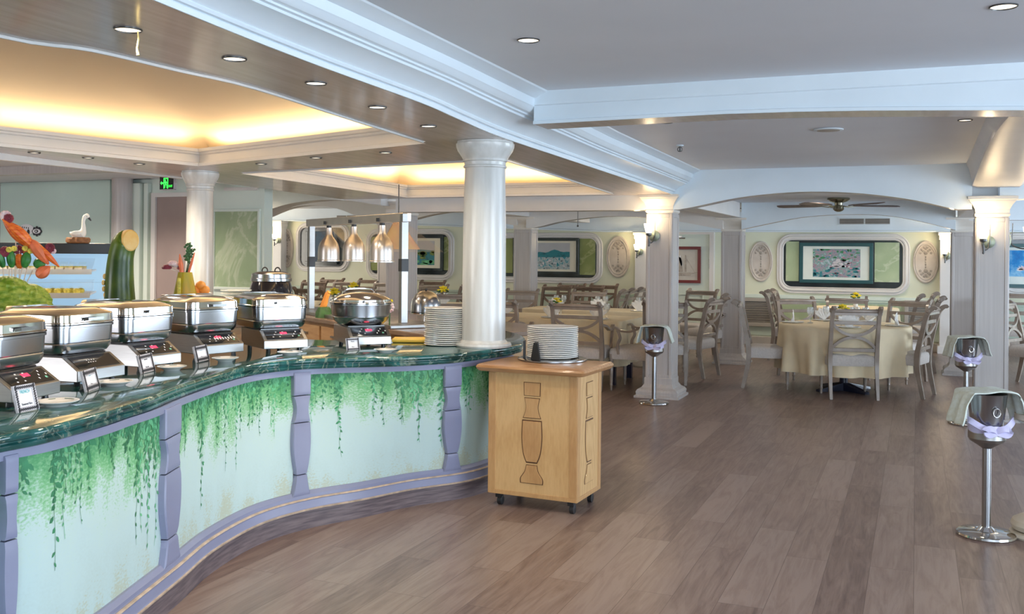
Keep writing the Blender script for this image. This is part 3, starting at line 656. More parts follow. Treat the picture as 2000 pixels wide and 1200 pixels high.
# low louvred vents below the dado
def louvre(u0, v0, u1, v1, label):
    p0 = P(u0, v1, Y=16.46); p1 = P(u1, v0, Y=16.46); w = p1.x - p0.x; h = p1.z - p0.z
    t = thing('louvred_vent', ((p0.x + p1.x) / 2, 16.46, p0.z), 0, label, 'vent'); fw = .06
    g = G()
    for (x0, x1, z0, z1) in ((-w / 2, w / 2, h - fw, h), (-w / 2, w / 2, 0, fw), (-w / 2, -w / 2 + fw, fw, h - fw), (w / 2 - fw, w / 2, fw, h - fw)): g.box(x0, x1, -.04, .02, z0, z1)
    g.build('frame', 'louvre_paint', t, smooth=False, bevel=.006)
    G().box(-w / 2 + fw, w / 2 - fw, 0, .01, fw, h - fw).build('backing', 'vent_dark', t, smooth=False)
    g = G(); n = 9
    for k in range(n):
        z = lerp(fw, h - fw, (k + .5) / n); g.box(-w / 2 + fw, w / 2 - fw, -.02, -.012, -.018, .018, Matrix.Translation((0, 0, z)) @ Matrix.Rotation(.6, 4, 'X'))
    g.build('slats', 'louvre_paint', t, smooth=False)
louvre(1438, 583, 1512, 636, 'louvred wall vent left of the round table, behind a chair')
louvre(1766, 588, 1826, 640, 'louvred wall vent right of the round table, under the oval medallion')
a = P(1527, 590, Y=16.47); b = P(1760, 590, Y=16.47)
struct(G().box(a.x, b.x, 16.465, 16.49, .2, .72).build('trim_25', 'green_onyx', smooth=False))
# air grille on the bulkhead
def grille(u0, v0, u1, v1, label):
    p0 = P(u0, v1, Y=16.33); p1 = P(u1, v0, Y=16.33); w = p1.x - p0.x; h = p1.z - p0.z
    t = thing('air_grille', ((p0.x + p1.x) / 2, 16.34, p0.z), 0, label, 'vent')
    G().box(-w / 2 - .02, w / 2 + .02, -.01, 0, -.02, h + .02).build('frame', 'blue_white_trim', t, smooth=False)
    g = G().box(-w / 2, -.012, -.014, -.01, 0, h).box(.012, w / 2, -.014, -.01, 0, h); g.m = 1
    for k in range(4): z = h * (k + .5) / 4; g.box(-w / 2, w / 2, -.02, -.014, z - .004, z + .004)
    g.build('grille_face', ['vent_dark', 'louvre_paint'], t, smooth=False)
grille(1640, 427, 1738, 438, 'double air grille above the framed garden print')
grille(658, 421, 696, 428, 'small dark air grille above the blue framed picture')

# ---- partition on the left with hatch glass, door and green stone panel
def xp(u, Y=9.0): return P(u, 450, Y=Y).x
PX0, PX1 = xp(-120), xp(516)
g = G().box(PX0, PX1, 9.0, 9.15, 0, 2.33); struct(g.build('wall_left', 'wall_mint', smooth=False))
struct(G().box(xp(6), xp(219), 8.96, 9.0, .75, P(100, 345, Y=8.96).z).build('window_6', 'wall_aqua', smooth=False))
struct(G().box(xp(-20), xp(6), 8.9, 9.0, 0, 2.3).build('trim_26', 'pillar_paint', smooth=False, bevel=.01))
struct(G().box(xp(259), xp(284), 8.9, 9.0, 0, 2.28).box(xp(288), xp(296), 8.93, 9.0, 0, 2.28).build('trim_27', 'wall_mint', smooth=False, bevel=.01))
struct(G().box(PX0, xp(300), 8.93, 9.0, P(100, 345, Y=8.93).z, 2.33).box(xp(440), xp(505), 8.97, 9, P(470, 372, Y=8.97).z, P(470, 366, Y=8.97).z).build('trim_28', 'white_trim', smooth=False))
d2 = bpy.data.objects.new('door_2', None); COL.objects.link(d2); d2['kind'] = 'structure'; d2['label'] = 'plain brown door behind the slim round column'
zt = P(335, 385, Y=8.95).z
G().box(xp(312), xp(375), 8.95, 9.0, .02, zt).build('leaf', 'door_brown', d2, smooth=False)
G().box(xp(304), xp(312), 8.92, 9.0, 0, zt).box(xp(304), xp(383), 8.92, 9.0, zt, zt + .05).box(xp(375), xp(383), 8.92, 9, 0, zt).build('door_frame', 'white_trim', d2, smooth=False)
t = thing('stone_wall_slab', (0, 0, 0), 0, 'tall green veined stone panel in a white frame on the left partition wall', 'wall panel')
p0, p1 = P(418, 560, Y=8.97), P(503, 413, Y=8.97); q = .03
G().box(p0.x, p1.x, 8.98, 9.0, p0.z, p1.z).build('slab', 'green_onyx', t, smooth=False)
G().box(p0.x - q, p1.x + q, 8.965, 9, p1.z, p1.z + q).box(p0.x - q, p1.x + q, 8.965, 9, p0.z - q, p0.z).box(p0.x - q, p0.x, 8.965, 9, p0.z, p1.z).box(p1.x, p1.x + q, 8.965, 9, p0.z, p1.z).build('frame', 'wall_mint', t, smooth=False, bevel=.005)
# emblem stuck on the hatch glass
p = P(60, 452, Y=8.955); t = thing('glass_emblem', (p.x, 8.955, p.z), 0, 'small black and white emblem on the aqua glass behind the carrot carving', 'emblem')
def disc(g, cx, cz, rx, rz, y=-.004, n=16, th=.003): g.loops([[Vector((cx + rx * math.cos(2 * PI * k / n), y, cz + rz * math.sin(2 * PI * k / n))) for k in range(n)], [Vector((cx + rx * math.cos(2 * PI * k / n), y - th, cz + rz * math.sin(2 * PI * k / n))) for k in range(n)]])
g = G(); disc(g, -.07, .02, .14, .07); g.m = 1; disc(g, -.03, -.01, .022, .035, -.008); disc(g, -.12, .01, .015, .022, -.008); disc(g, .11, 0, .085, .042, -.004)
for k in range(8): disc(g, .11 + .06 * math.cos(k * PI / 4), .045 * math.sin(k * PI / 4), .02, .02, -.005)
for k in range(5): disc(g, -.17 + k * .035, .055 - .004 * k, .006, .011, -.008)
g.m = 0; disc(g, .11, 0, .066, .030, -.008); g.m = 1; disc(g, .11, 0, .03, .02, -.012); g.m = 0; disc(g, .11, 0, .014, .009, -.016)
g.build('emblem_face', ['card_white', 'ink'], t, smooth=False)
# exit sign
p = P(328, 358, Y=8.3); t = thing('exit_sign', (p.x, 8.3, p.z), .0, 'black hanging exit sign with a glowing green running figure and arrow', 'sign')
G().box(-.098, .098, -.02, .02, -.075, .07).build('housing', 'black_plastic', t, smooth=False, bevel=.004)
G().box(.0985, .104, -.024, .02, -.066, .07).box(-.098, .098, -.022, .02, -.078, -.068).build('metal_edge', 'frame_silver', t, smooth=False)
g = G()
def qd(pts, y=-.0225): g.add([(x, y, z) for x, z in pts], [tuple(range(len(pts)))])
for x0, x1, z0, z1 in ((-.04, -.03, -.06, .055), (.012, .022, -.06, .055), (-.04, .022, .045, .055)): qd([(x0, z0), (x1, z0), (x1, z1), (x0, z1)])
qd([(-.018 + .009 * math.cos(k), .03 + .009 * math.sin(k)) for k in [i * PI / 4 for i in range(8)]]); qd([(-.022, .02), (.0, .016), (-.004, -.012), (-.02, -.012)])
qd([(-.02, -.01), (-.01, -.012), (-.022, -.055), (-.03, -.05)]); qd([(-.01, -.012), (-.002, -.01), (.012, -.03), (.006, -.055), (.0, -.05), (.003, -.03)]); qd([(-.03, .01), (-.02, .018), (-.02, .008), (-.035, -.005)]); qd([(.0, .015), (.012, .0), (.008, -.004), (-.004, .006)])
qd([(-.085, .0), (-.066, .022), (-.066, .008), (-.045, .008), (-.045, -.008), (-.066, -.008), (-.066, -.022)])
g.build('pictogram', 'exit_green', t, smooth=False)
text('EXIT', .034, 'exit_green', t, (.056, -.0225, -.045), (PI / 2, 0, 0), sx=.75)
for sx in (-.06, .06): G().tube([(sx, 0, .07), (sx, 0, 2.33 - p.z)], .003, 6).build('hanging_chain', 'frame_silver', t)

# ---- ceiling fittings
def downlight(p, r, label, group='recessed ceiling lamps', e=0):
    t = thing('downlight', p, 0, label, 'ceiling lamp', group)
    G().lathe([(r, 0), (r * 1.0, -.004), (r * .93, -.006), (r * .90, -.002), (r * .88, .006)], 28, cap0=False, cap1=False).build('trim_ring', 'bronze', t)
    G().lathe([(r * .90, -.001), (r * .5, -.003), (.002, -.004)], 24, cap0=False).build('lens', 'lens', t)
    if e:
        l = bpy.data.lights.new('lamp_and_fill_glow', 'SPOT'); l.energy = e; l.color = (1, .84, .64); l.spot_size = 2.6; l.spot_blend = .8; l.shadow_soft_size = .06
        o = bpy.data.objects.new('lamp_and_fill_glow', l); COL.objects.link(o); o.parent = t; o.location = (0, 0, -.03)
n0 = ['big nearest', 'second', 'third', 'fourth', 'fifth']
for i, (u, v) in enumerate([(250, 57), (458, 114), (617, 162), (737, 209), (837, 246)]): downlight(PS(u, v), .048, '%s recessed lamp counted from the camera along the curved taupe soffit' % n0[i], 'soffit lamps over the counter', 14)
for i, (u, v) in enumerate([(753, 298), (617, 308), (510, 320)]): downlight(PS(u, v), .045, ['right', 'middle', 'left'][i] + ' lamp on the soffit strip between the two lit ceiling coves', 'lamps between the coves', 14)
for i, (u, v) in enumerate([(67, 298), (172, 308), (272, 320), (-60, 283)]): downlight(PS(u, v), .045, ['left', 'middle', 'right', 'outer'][i] + ' lamp of the row on the soffit at the far left', 'lamps at the far left', 34)
p = P(1032, 78, z=2.46); downlight(p, .052, 'recessed ceiling lamp in the white ceiling above the wooden cabinet', None, 9)
p = P(1960, 12, z=2.46); downlight(p, .052, 'recessed ceiling lamp at the top right corner of the picture', None, 9)
for u, v, l in ((1302, 245, 'recessed lamp just behind the pale blue cross beam, left end'), (1885, 238, 'recessed lamp just behind the pale blue cross beam, right end')):
    p = P(u, v, z=2.41); p.z = zc2(p.y); downlight(p, .048, l, None, 9)
for u, v, l in ((1545, 413, 'ceiling lamp left of the ceiling fan by the arch'), (1757, 413, 'ceiling lamp right of the ceiling fan by the arch'), (1450, 407, 'small ceiling lamp under the left end of the arch'), (1101, 412, 'ceiling lamp below the white beam left of the lit square column')):
    p = P(u, v, z=2.2); p = p if p.y < 16 else P(u, v, z=2.2) * 1; p.y = min(p.y, 15.5); p = Vector((P(u, v, Y=p.y).x, p.y, 2.2)); downlight(p, .06, l, None, 14)
for u, v, l in ((463, 353, 'ceiling lamp above the green stone wall panel'), (605, 398, 'ceiling lamp seen under the arch above the heat lamp stand')):
    p = P(u, v, z=2.33); downlight(p, .06, l, None, 16)
for x, y in ((-7.6, 7.9), (-8.8, 7.7), (-10.2, 7.7), (-11, 12), (-9.5, 14.8), (-7, 12.2), (-7, 15), (-4, 12), (-4, 15.2), (-1, 12), (-1, 15), (2.5, 12)):  # added spots with no fittings, brightening the left partition and back bays
    l = bpy.data.lights.new('lamp_and_fill_glow', 'SPOT'); l.energy = 42 if y < 9 else 16; l.color = (1, .88, .74) if y < 9 else (1, .84, .64); l.spot_size = 2.7; l.spot_blend = .8; l.shadow_soft_size = .1
    o = bpy.data.objects.new('lamp_and_fill_glow', l); COL.objects.link(o); o.location = (x, y, 2.15)
p = P(1618, 255, z=2.41); p.z = zc2(p.y); t = thing('ceiling_speaker', p, 0, 'round white ceiling speaker behind the pale blue cross beam', 'speaker')
G().lathe([(.105, 0), (.105, -.006), (.095, -.010)], 32).build('rim', 'blue_white_trim', t); G().lathe([(.09, -.009), (.05, -.014), (.002, -.015)], 28, cap0=False).build('grille', 'louvre_paint', t)
p = P(1328, 287, z=2.39); p.z = zc2(p.y); t = thing('sprinkler', p, 0, 'small hanging sprinkler head with a white guard on the ceiling', 'sprinkler')
G().lathe([(.03, 0), (.03, -.008), (.012, -.012)], 16).build('rosette', 'blue_white_trim', t); G().tube([(0, 0, -.01), (0, 0, -.05)], .006).lathe([(.018, -.05), (.018, -.054)], 12).tube([(.02 * math.cos(a), .0, -.035 + .02 * math.sin(a)) for a in [k * PI / 6 for k in range(13)]], .003, 6).build('nozzle', 'bronze', t)
p = PS(269, 60); t = tag(G().tube([(0, 0, 0), (.004, 0, -.03), (-.003, 0, -.06), (.002, 0, -.085)], [.002, .003, .003, .005], 6).build('gold_tassel', 'rope_gold'), 'short golden thread hanging from the nearest soffit lamp', 'ornament'); t.location = p

def fan(p, z, rz, nb, L_, label, cord=0, hub_h=.16):
    t = thing('ceiling_fan', (p.x, p.y, z), rz, label, 'ceiling fan')
    G().lathe([(.13, 0), (.135, -.02), (.10, -.045), (.05, -.06), (.045, -.09), (.06, -.10), (.065, -.14), (.045, -.16), (.02, -.17)], 28).build('motor', 'fan_metal', t)
    for k in range(nb):
        a = 2 * PI * k / nb; T = Matrix.Rotation(a, 4, 'Z') @ Matrix.Rotation(math.radians(10), 4, 'X')
        g = G(); out = [(.2, -.035), (.3, -.055), (L_ - .06, -.065), (L_ - .01, -.045), (L_, 0), (L_ - .01, .045), (L_ - .06, .065), (.3, .055), (.2, .035)]
        g.loops([[T @ Vector((x, y, -.10)) for x, y in out], [T @ Vector((x, y, -.092)) for x, y in out]]); b = g.build('blade', 'fan_wood', t, smooth=False)
        G().sweep([T @ Vector((.05, 0, -.10)), T @ Vector((.12, 0, -.115)), T @ Vector((.24, 0, -.096))], [(-.014, -.003), (.014, -.003), (.014, .003), (-.014, .003)], side=T.to_3x3() @ Vector((0, 1, 0))).build('blade_bracket', 'fan_metal', t)
    if cord: G().tube([(0, 0, -.16), (0, 0, -.16 - cord)], .004, 6).ball((0, 0, -.16 - cord), .012, 8, 6).build('pull_cord', 'bronze', t)
fan(PD(1637, 11.9, 0), 2.2, .42, 5, .76, 'dark wooden ceiling fan under the arch above the round table')
fan(PD(735, 12.6, 0), 2.33, .1, 5, .66, 'dark ceiling fan seen over the heat lamp stand')
fan(PD(1128, 11.6, 0), 2.2, .5, 5, .62, 'ceiling fan with a hanging pull cord left of the lit square column', cord=.22)

def sconce(p, rz, label, arm=.09, power=1.7, side=0):
    t = thing('wall_lamp', p, rz, label, 'wall lamp')
    T = Matrix.Rotation(PI / 2, 4, 'X')
    G().lathe([(.058, 0), (.058, .008), (.045, .016), (.012, .022)], 28, T=T).build('backplate', 'verdigris', t)
    s = -.035 + side
    G().tube(smoothpath([(0, -.015, -.0), (.0, -.04, -.05), (s * .6, -arm * .75, -.075), (s, -arm, -.04), (s, -arm, .0)], 5), .006, 8).tube(smoothpath([(s, -arm, -.03), (s + .004, -arm, -.09), (s - .004, -arm, -.11)], 3), [.01] * 6 + [.004], 8).tube([(.012, -.03, -.02), (.014, -.035, .16)], .004, 6).lathe([(.012, -.005), (.03, .005), (.032, .028)], 16, c=(s, -arm, 0)).build('arm', 'bronze', t)
    G().lathe([(.024, .02), (.034, .045), (.046, .09), (.052, .125), (.048, .125), (.040, .09), (.022, .03)], 24, c=(s, -arm, 0), cap0=False, cap1=False).build('lamp_shade', 'shade_glass', t)
    l = bpy.data.lights.new('lamp_and_fill_glow', 'POINT'); l.energy = power; l.color = (1, .76, .46); l.shadow_soft_size = .05
    o = bpy.data.objects.new('lamp_and_fill_glow', l); COL.objects.link(o); o.parent = t; o.location = (s, -arm, .17)
p = P(1278, 461, Y=9.925); sconce(p, 0, 'lit wall lamp on the square column in the middle of the room')
p = P(1930, 473, Y=9.925); sconce(p, 0, 'lit wall lamp on the front of the right square column', side=-.01)
p = P(1962, 470, Y=10.07); sconce((.785, 10.07, p.z), PI / 2, 'lit wall lamp on the side of the right square column, arm reaching right', arm=.17, side=.035)
p = P(1250, 492, Y=16.29); sconce(p, 0, 'lit wall lamp on the far wall between oval medallion and square column', power=3)
p = P(544, 470, Y=16.29); sconce(p, 0, 'lit wall lamp on the far wall behind the soup kettle', power=3)
p = P(1850, 500, Y=16.29); sconce(p, 0, 'lit wall lamp on the far wall right of the oval medallion', power=3)

# ================================================================== THE BUFFET COUNTER
ZT = .9
Tpix = [(-300, 905, 2.62), (-150, 890, 0), (0, 852, 0), (100, 833, 0), (200, 806, 0), (250, 790, 0), (300, 775, 0), (350, 755, 0), (400, 738, 0), (450, 723, 0), (500, 712, 0), (580, 703, 0), (656, 699.5, 0), (730, 698, 0), (800, 696, 0), (860, 693, 0), (900, 690, 0), (950, 684, 0), (1000, 677.5, 0)]
DT = []
for u, v, d in Tpix:
    r = R3 @ Vector(((u - 1000) / F, (H0 - v) / F, -1)); t = (ZT - EYE) / r.z; DT.append((u, d or t))
sm = smoothpath([Vector((u, d, 0)) for u, d in DT], 6); DT = [(p.x, p.y) for p in sm]
DK = [(-300, 2.55), (0, 3.03), (100, 3.18), (200, 3.46), (325, 4.02), (400, 4.46), (500, 4.93), (600, 5.23), (700, 5.44), (800, 5.70), (900, 5.90), (946, 6.08), (1000, 6.4), (1060, 6.8)]
sm = smoothpath([Vector((u, d, 0)) for u, d in DK], 6); DK = [(p.x, p.y) for p in sm]
U0, U1 = -300, 1000
def inset_pt(u, h):
    """point of the panel face in column u at height h (0 floor .. ZT)"""
    dt = interp(DT, u) + .055; dk = interp(DK, u) + .05
    t = h / ZT; t = t * t * (3 - 2 * t); d = lerp(dk, dt, t); return PD(u, d, h)
def nrm(u, h=.5):
    a = inset_pt(u - 4, h); b = inset_pt(u + 4, h); d = b - a; d.z = 0; d.normalize(); return Vector((d.y, -d.x, 0))
# marble worktop
front = [PD(u, interp(DT, u), 0) for u in [lerp(U0, U1, k / 110) for k in range(111)]]
nose = [P(u, v, z=ZT) for u, v in [(1019, 672), (1026, 665), (1022, 657), (1005, 650), (975, 646), (930, 647), (880, 652), (830, 660), (763, 664), (690, 665), (620, 664), (560, 662)]]
nose = [Vector((p.x, p.y, 0)) for p in nose]
back = [Vector((-4.02, 4.75, 0)), Vector((-4.1, 4.1, 0)), Vector((-4.0, 3.3, 0)), Vector((-3.75, 2.5, 0)), Vector((-3.5, 1.6, 0)), Vector((-3.4, .75, 0))]
ring = front + smoothpath(nose + back, 3)
def edge_in(poly, off):
    n = len(poly); out = []
    for i in range(n):
        d = poly[(i + 1) % n] - poly[i - 1]; d.z = 0
        if d.length < 1e-5: out.append(poly[i]); continue
        d.normalize(); out.append(poly[i] + Vector((-d.y, d.x, 0)) * off)
    return out
sgn = 1 if sum(ring[i].x * ring[(i + 1) % len(ring)].y - ring[(i + 1) % len(ring)].x * ring[i].y for i in range(len(ring))) > 0 else -1
L = []
for off, z in [(.03, .842), (.010, .842), (.004, .848), (.004, .860), (.012, .866), (.012, .870), (.002, .874), (-.002, .880), (-.002, .890), (.004, .898), (.010, .9)]:
    L.append([Vector((p.x, p.y, z)) for p in edge_in(ring, off * sgn)])
g = G(); g.loops(L); o = g.build('marble_worktop', 'green_marble', angle=50); tag(o, 'long S-curved dark green marble worktop of the buffet counter', 'worktop')

ct = thing('buffet_counter', (0, 0, 0), 0, 'curved lilac buffet counter with hanging green vines painted on pale panels', 'counter')
HB0, HB1 = .075, .165       # kick board top, panel bottom
def band(name, m, h0, h1, out, u0=U0, u1=U1, n=110, prof=None, par=ct):
    pr = prof or [(0, h0), (out, h0), (out, h1), (0, h1)]; L = []
    for k in range(n + 1):
        u = lerp(u0, u1, k / n); nn = nrm(u); L.append([inset_pt(u, h) + nn * o_ for o_, h in pr])
    g = G(); g.loops(L); return g.build(name, m, par, angle=30)
band('kick_board', 'kick_wood', 0, 0, 0, prof=[(-.03, 0), (.045, 0), (.045, .10), (-.03, .10)])
band('base_moulding', 'counter_lilac', 0, 0, 0, prof=[(-.03, .10), (.05, .10), (.056, .106), (.05, .112), (.045, .150), (.036, .156), (.030, .162), (.030, .176), (.018, .185), (.012, .192), (-.03, .192)])
band('gold_line', 'counter_gold', 0, 0, 0, prof=[(.044, .098), (.058, .100), (.060, .107), (.050, .110)])
band('gold_line', 'counter_gold', 0, 0, 0, prof=[(.04, .152), (.047, .153), (.044, .158), (.036, .160)])
band('top_rail', 'counter_lilac', 0, 0, 0, prof=[(-.03, .81), (.022, .81), (.022, .841), (-.03, .841)])
segs = [(-260, 0), (30, 313), (345, 570), (606, 866), (899, 985)]   # painted panels
pil = [(0, 30), (313, 345), (570, 606), (866, 899)]
def leaf(g, p, ax, nn, ln, w):
    b = ax.cross(nn).normalized(); q = [p, p + ax * ln * .35 + b * w, p + ax * ln * .7 + b * w * .8, p + ax * ln, p + ax * ln * .7 - b * w * .8, p + ax * ln * .35 - b * w]
    g.add([x + nn * .0025 for x in q], [tuple(range(6))])
for si, (ua, ub) in enumerate(segs):
    ua -= 6; ub += 6; n = max(8, int((ub - ua) / 6)); g = G(); g.uv = []; m = 12; s_ = 0; prev = None
    hs = [lerp(.17, .83, k / m) for k in range(m + 1)]; grid = []; base = si * 3.1
    for k in range(n + 1):
        u = lerp(ua, ub, k / n); p = inset_pt(u, .5); s_ += (p - prev).length if prev else 0; prev = p
        grid.append((u, s_))
        for h in hs: g.v.append(tuple(inset_pt(u, h))); g.uv.append((s_ + base, (h - .17) / .66))
    for k in range(n):
        for j in range(m): a = k * (m + 1) + j; g.f.append((a, a + m + 1, a + m + 2, a + 1)); g.mi.append(0)
    nv = len(g.v); R = random.Random(si + 20); width = s_
    def at(s, h):
        u = interp([(b, a) for a, b in grid], s); return inset_pt(u, h), nrm(u), u
    strands = int(width * 66)
    for q in range(strands):
        s0 = R.uniform(.01, width - .01); ln = R.choice([.06, .08, .10, .12, .14, .18, .2, .24, .3, .46]) * R.uniform(.6, 1.15); h = .83; dr = R.uniform(-.06, .06); big = R.uniform(.6, 1.25); g.m = R.choice([1, 1, 2])
        hh = .825; first = True
        while hh > .83 - ln and hh > .2:
            frac = (.83 - hh) / ln; s = min(width - .005, max(.005, s0 + dr * (.83 - hh) + .006 * math.sin(hh * 40))); p, nn, u = at(s, hh)
            tg = (inset_pt(u + 3, hh) - inset_pt(u - 3, hh)).normalized(); sd = R.choice((-1, 1)); ang = R.uniform(.25, 1.0)
            ax = (tg * sd * math.sin(ang) + Vector((0, 0, -math.cos(ang)))).normalized(); sz = lerp(.046, .016, frac) * big
            leaf(g, p, ax, nn, sz, sz * .22); hh -= R.uniform(.012, .026) * (1 + frac * 1.3)
        # the thin stem
        if ln > .17:
            L = []
            for k in range(7): hk = lerp(.825, max(.2, .83 - ln * 1.04), k / 6); p, nn, u = at(min(width - .005, max(.005, s0 + dr * (.83 - hk) + .006 * math.sin(hk * 40))), hk); tg = (inset_pt(u + 3, hk) - inset_pt(u - 3, hk)).normalized(); L.append([p + nn * .002 - tg * .0008, p + nn * .002 + tg * .0008])
            g.loops(L, False, False, closed=False)
    g.uv += [(0, 0)] * (len(g.v) - len(g.uv))
    o = g.build('painted_panel', ['vine_paint', 'leaf_dark', 'leaf_mid'], ct, angle=60)
# baluster-shaped pilasters, each cut into four blocks by grooves
def pw(h):
    """half width (fraction) of the pilaster at height h"""
    if h > .70: return .96
    if h > .555: t = (h - .555) / .145; return lerp(.92, .96, t) - .26 * math.sin(PI * min(1, t * 1.0)) ** 1.2 * .9
    if h > .285: t = (h - .285) / .27; return lerp(.58, .92, t) + .24 * math.sin(PI * t)
    t = (h - .17) / .115; return lerp(1.08, .58, min(1, max(0, t)) ** .7)
for ua, ub in pil:
    um, hw = (ua + ub) / 2, (ub - ua) / 2
    for h0, h1 in ((.176, .283), (.288, .553), (.558, .697), (.702, .825)):
        L = []; n = 10
        for k in range(n + 1):
            h = lerp(h0, h1, k / n); w = hw * pw(min(h, .7) if h0 > .69 else h); row = []
            e = .0 if 0 < k < n else -.004
            for f, o_ in ((-1, -.01), (-1, .026), (-.93, .032 + e), (-.3, .032 + e), (.3, .032 + e), (.93, .032 + e), (1, .026), (1, -.01)): row.append(inset_pt(um + w * f, h) + nrm(um + w * f) * o_)
            L.append(row)
        G().loops(L).build('pilaster_block', 'counter_lilac', ct, angle=30)
# carcass behind the panels (keeps the counter solid from the other side)
L = []
for z in (.02, .838): L.append([Vector((p.x, p.y, z)) for p in edge_in(ring, .30 * sgn)])
g = G(); g.loops(L, False, False); g.build('carcass', 'island_wood', ct, smooth=False)

# ---- island behind with heat lamps, and back counter
A = P(590, 617, z=.9); B = P(845, 655, z=.9); dv = (B - A).normalized(); nb = Vector((-dv.y, dv.x, 0)); nb = nb if nb.y > 0 else -nb
A2 = A - dv * .9; ang = math.atan2(dv.y, dv.x); LI = (B - A2).length
t = thing('serving_island', (A2.x, A2.y, 0), ang, 'wooden serving island with a brown top carrying the heat lamp stand', 'cabinet')
G().box(-.02, LI + .02, -.02, 1.25, .86, .9).build('top', 'island_top', t, smooth=False, bevel=.008)
G().box(0, LI, .02, 1.2, .08, .86).box(.02, LI - .02, .06, 1.15, 0, .08).build('body', 'island_wood', t, smooth=False)
for k in range(5):
    x0 = .05 + k * (LI - .1) / 5; x1 = x0 + (LI - .1) / 5 - .04
    dr_ = G().box(x0, x1, .0, .02, .68, .83).build('drawer', 'island_wood', t, smooth=False, bevel=.005); G().box((x0 + x1) / 2 - .06, (x0 + x1) / 2 + .06, -.02, 0, .75, .765).build('handle', 'brushed_steel', dr_, smooth=False)
    G().box(x0, x1, .0, .02, .12, .65).build('door_panel', 'island_wood', t, smooth=False, bevel=.005)
o = G().box(-.12, .12, -.09, .09, 0, .022).build('cutting_board', 'yellow_board', smooth=False, bevel=.006); p = P(803, 667, z=.9); o.location = (p.x, p.y, .9); o.rotation_euler[2] = math.radians(24); tag(o, 'yellow board lying on the marble between the round chafing dish and the plate stack', 'board')

bt = thing('back_counter', (0, 0, 0), 0, 'low wooden back counter behind the chafing dishes, carrying the display case and squash', 'counter')
bf = [PD(-140, 5.3, 0), PD(100, 5.9, 0), PD(300, 6.3, 0), PD(520, 6.9, 0), PD(575, 7.2, 0)]; bb = [PD(580, 8.2, 0), PD(395, 8.22, 0), PD(200, 8.0, 0), PD(-140, 7.9, 0)]
poly = [(p.x, p.y) for p in bf + bb]; ZB = 1.0
G().prism(poly, .96, ZB).build('top', 'island_top', bt, smooth=False, bevel=.006)
c = sum((Vector((x, y, 0)) for x, y in poly), Vector()) / len(poly); G().prism([(c.x + (x - c.x) * .97, c.y + (y - c.y) * .97) for x, y in poly], 0, .96).build('body', 'island_wood', bt, smooth=False)

# heat lamp stand
pr, pl = P(787, 631, z=.93), P(607, 603, z=.93); pr.z = pl.z = .9; dv = (pr - pl); LL = dv.length; ang = math.atan2(dv.y, dv.x)
t = thing('heat_lamp_stand', pl, ang, 'steel heat lamp stand with two square posts on the serving island', 'food warmer')
HT = .845
for x in (0, LL):
    G().box(x - .028, x + .028, -.028, .028, .03, HT).build('post', 'brushed_steel', t, smooth=False, bevel=.003)
    G().box(x - .031, x + .031, -.031, .031, .44, .54).build('grip_block', 'black_plastic', t, smooth=False, bevel=.003)
G().box(-.06, LL + .06, -.035, .035, HT - .01, HT + .06).build('crossbar', 'lamp_aluminium', t, smooth=False, bevel=.004)
G().box(LL + .02, LL + .075, -.045, .0, HT - .015, HT + .055).build('end_cap', 'brushed_steel', t, smooth=False, bevel=.004)
G().box(-.25, LL + .2, -.2, .22, 0, .03).build('base_plate', 'brushed_steel', t, smooth=False, bevel=.006)
G().add([(-.0, .03, HT - .02), (.0, .36, HT - .25), (LL, .36, HT - .25), (LL, .03, HT - .02)], [(0, 1, 2, 3)]).build('sneeze_guard', 'clear_glass', t, smooth=False)
xu = lambda u: ((PD(u, 8.9, 0) - pl).xy.dot(Vector((math.cos(ang), math.sin(ang)))))
def on_bar(u):
    # where the sight line in column u crosses the bar
    r = R3 @ Vector(((u - 1000) / F, 0, -1)); d2 = Vector((math.cos(ang), math.sin(ang))); 
    det = r.x * -d2.y + d2.x * r.y; s_ = (pl.x * -d2.y + d2.x * pl.y) / det; return (r.xy * s_ - pl.xy).dot(d2)
for i, (u, sc, nm) in enumerate(((642, 1.0, 'left'), (691, .98, 'middle'), (746, .98, 'right'))):
    x = on_bar(u); w = Vector((math.cos(ang), math.sin(ang), 0)) * x + pl
    lt = thing('heat_lamp', (w.x, w.y, .9 + HT), ang, '%s of the three bell-shaped brushed heat lamps under the steel bar' % nm, 'lamp', 'heat lamps on the stand')
    s = sc
    G().lathe([(.030 * s, -.03), (.031 * s, -.09 * s), (.040 * s, -.115 * s), (.064 * s, -.145 * s), (.086 * s, -.178 * s), (.097 * s, -.215 * s), (.100 * s, -.25 * s), (.101 * s, -.33 * s), (.107 * s, -.335 * s), (.107 * s, -.345 * s), (.098 * s, -.345 * s), (.094 * s, -.27 * s), (.03 * s, -.12 * s)], 32, cap0=True, cap1=False).build('shade', 'lamp_aluminium', lt)
    G().lathe([(.022, -.04), (.022, .0)], 16).box(-.012, .012, -.05, -.034, .0, .03).build('mounting_knob', 'black_plastic', lt)
    G().lathe([(.002, -.31), (.03, -.30), (.045, -.26), (.03, -.2)], 16).build('bulb', 'lens', lt)
    l = bpy.data.lights.new('lamp_and_fill_glow', 'SPOT'); l.energy = 6; l.color = (1, .8, .55); l.spot_size = 1.6; l.shadow_soft_size = .04; o = bpy.data.objects.new('lamp_and_fill_glow', l); COL.objects.link(o); o.parent = lt; o.location = (0, 0, -.33)
# translucent peach shade hanging beyond the right post
p = PD(778, 9.6, 0); t = thing('hanging_shade', (p.x, p.y, 1.66), ang, 'translucent peach coloured fabric shade hanging behind the right post', 'lamp')
G().lathe([(.05, .13), (.12, 0), (.22, -.14), (.215, -.14), (.115, 0), (.045, .13)], 20, cap0=False, cap1=False).build('shade', 'peach_glass', t); G().tube([(0, 0, .12), (0, 0, .5)], .006).build('hanging_rod', 'bronze', t)

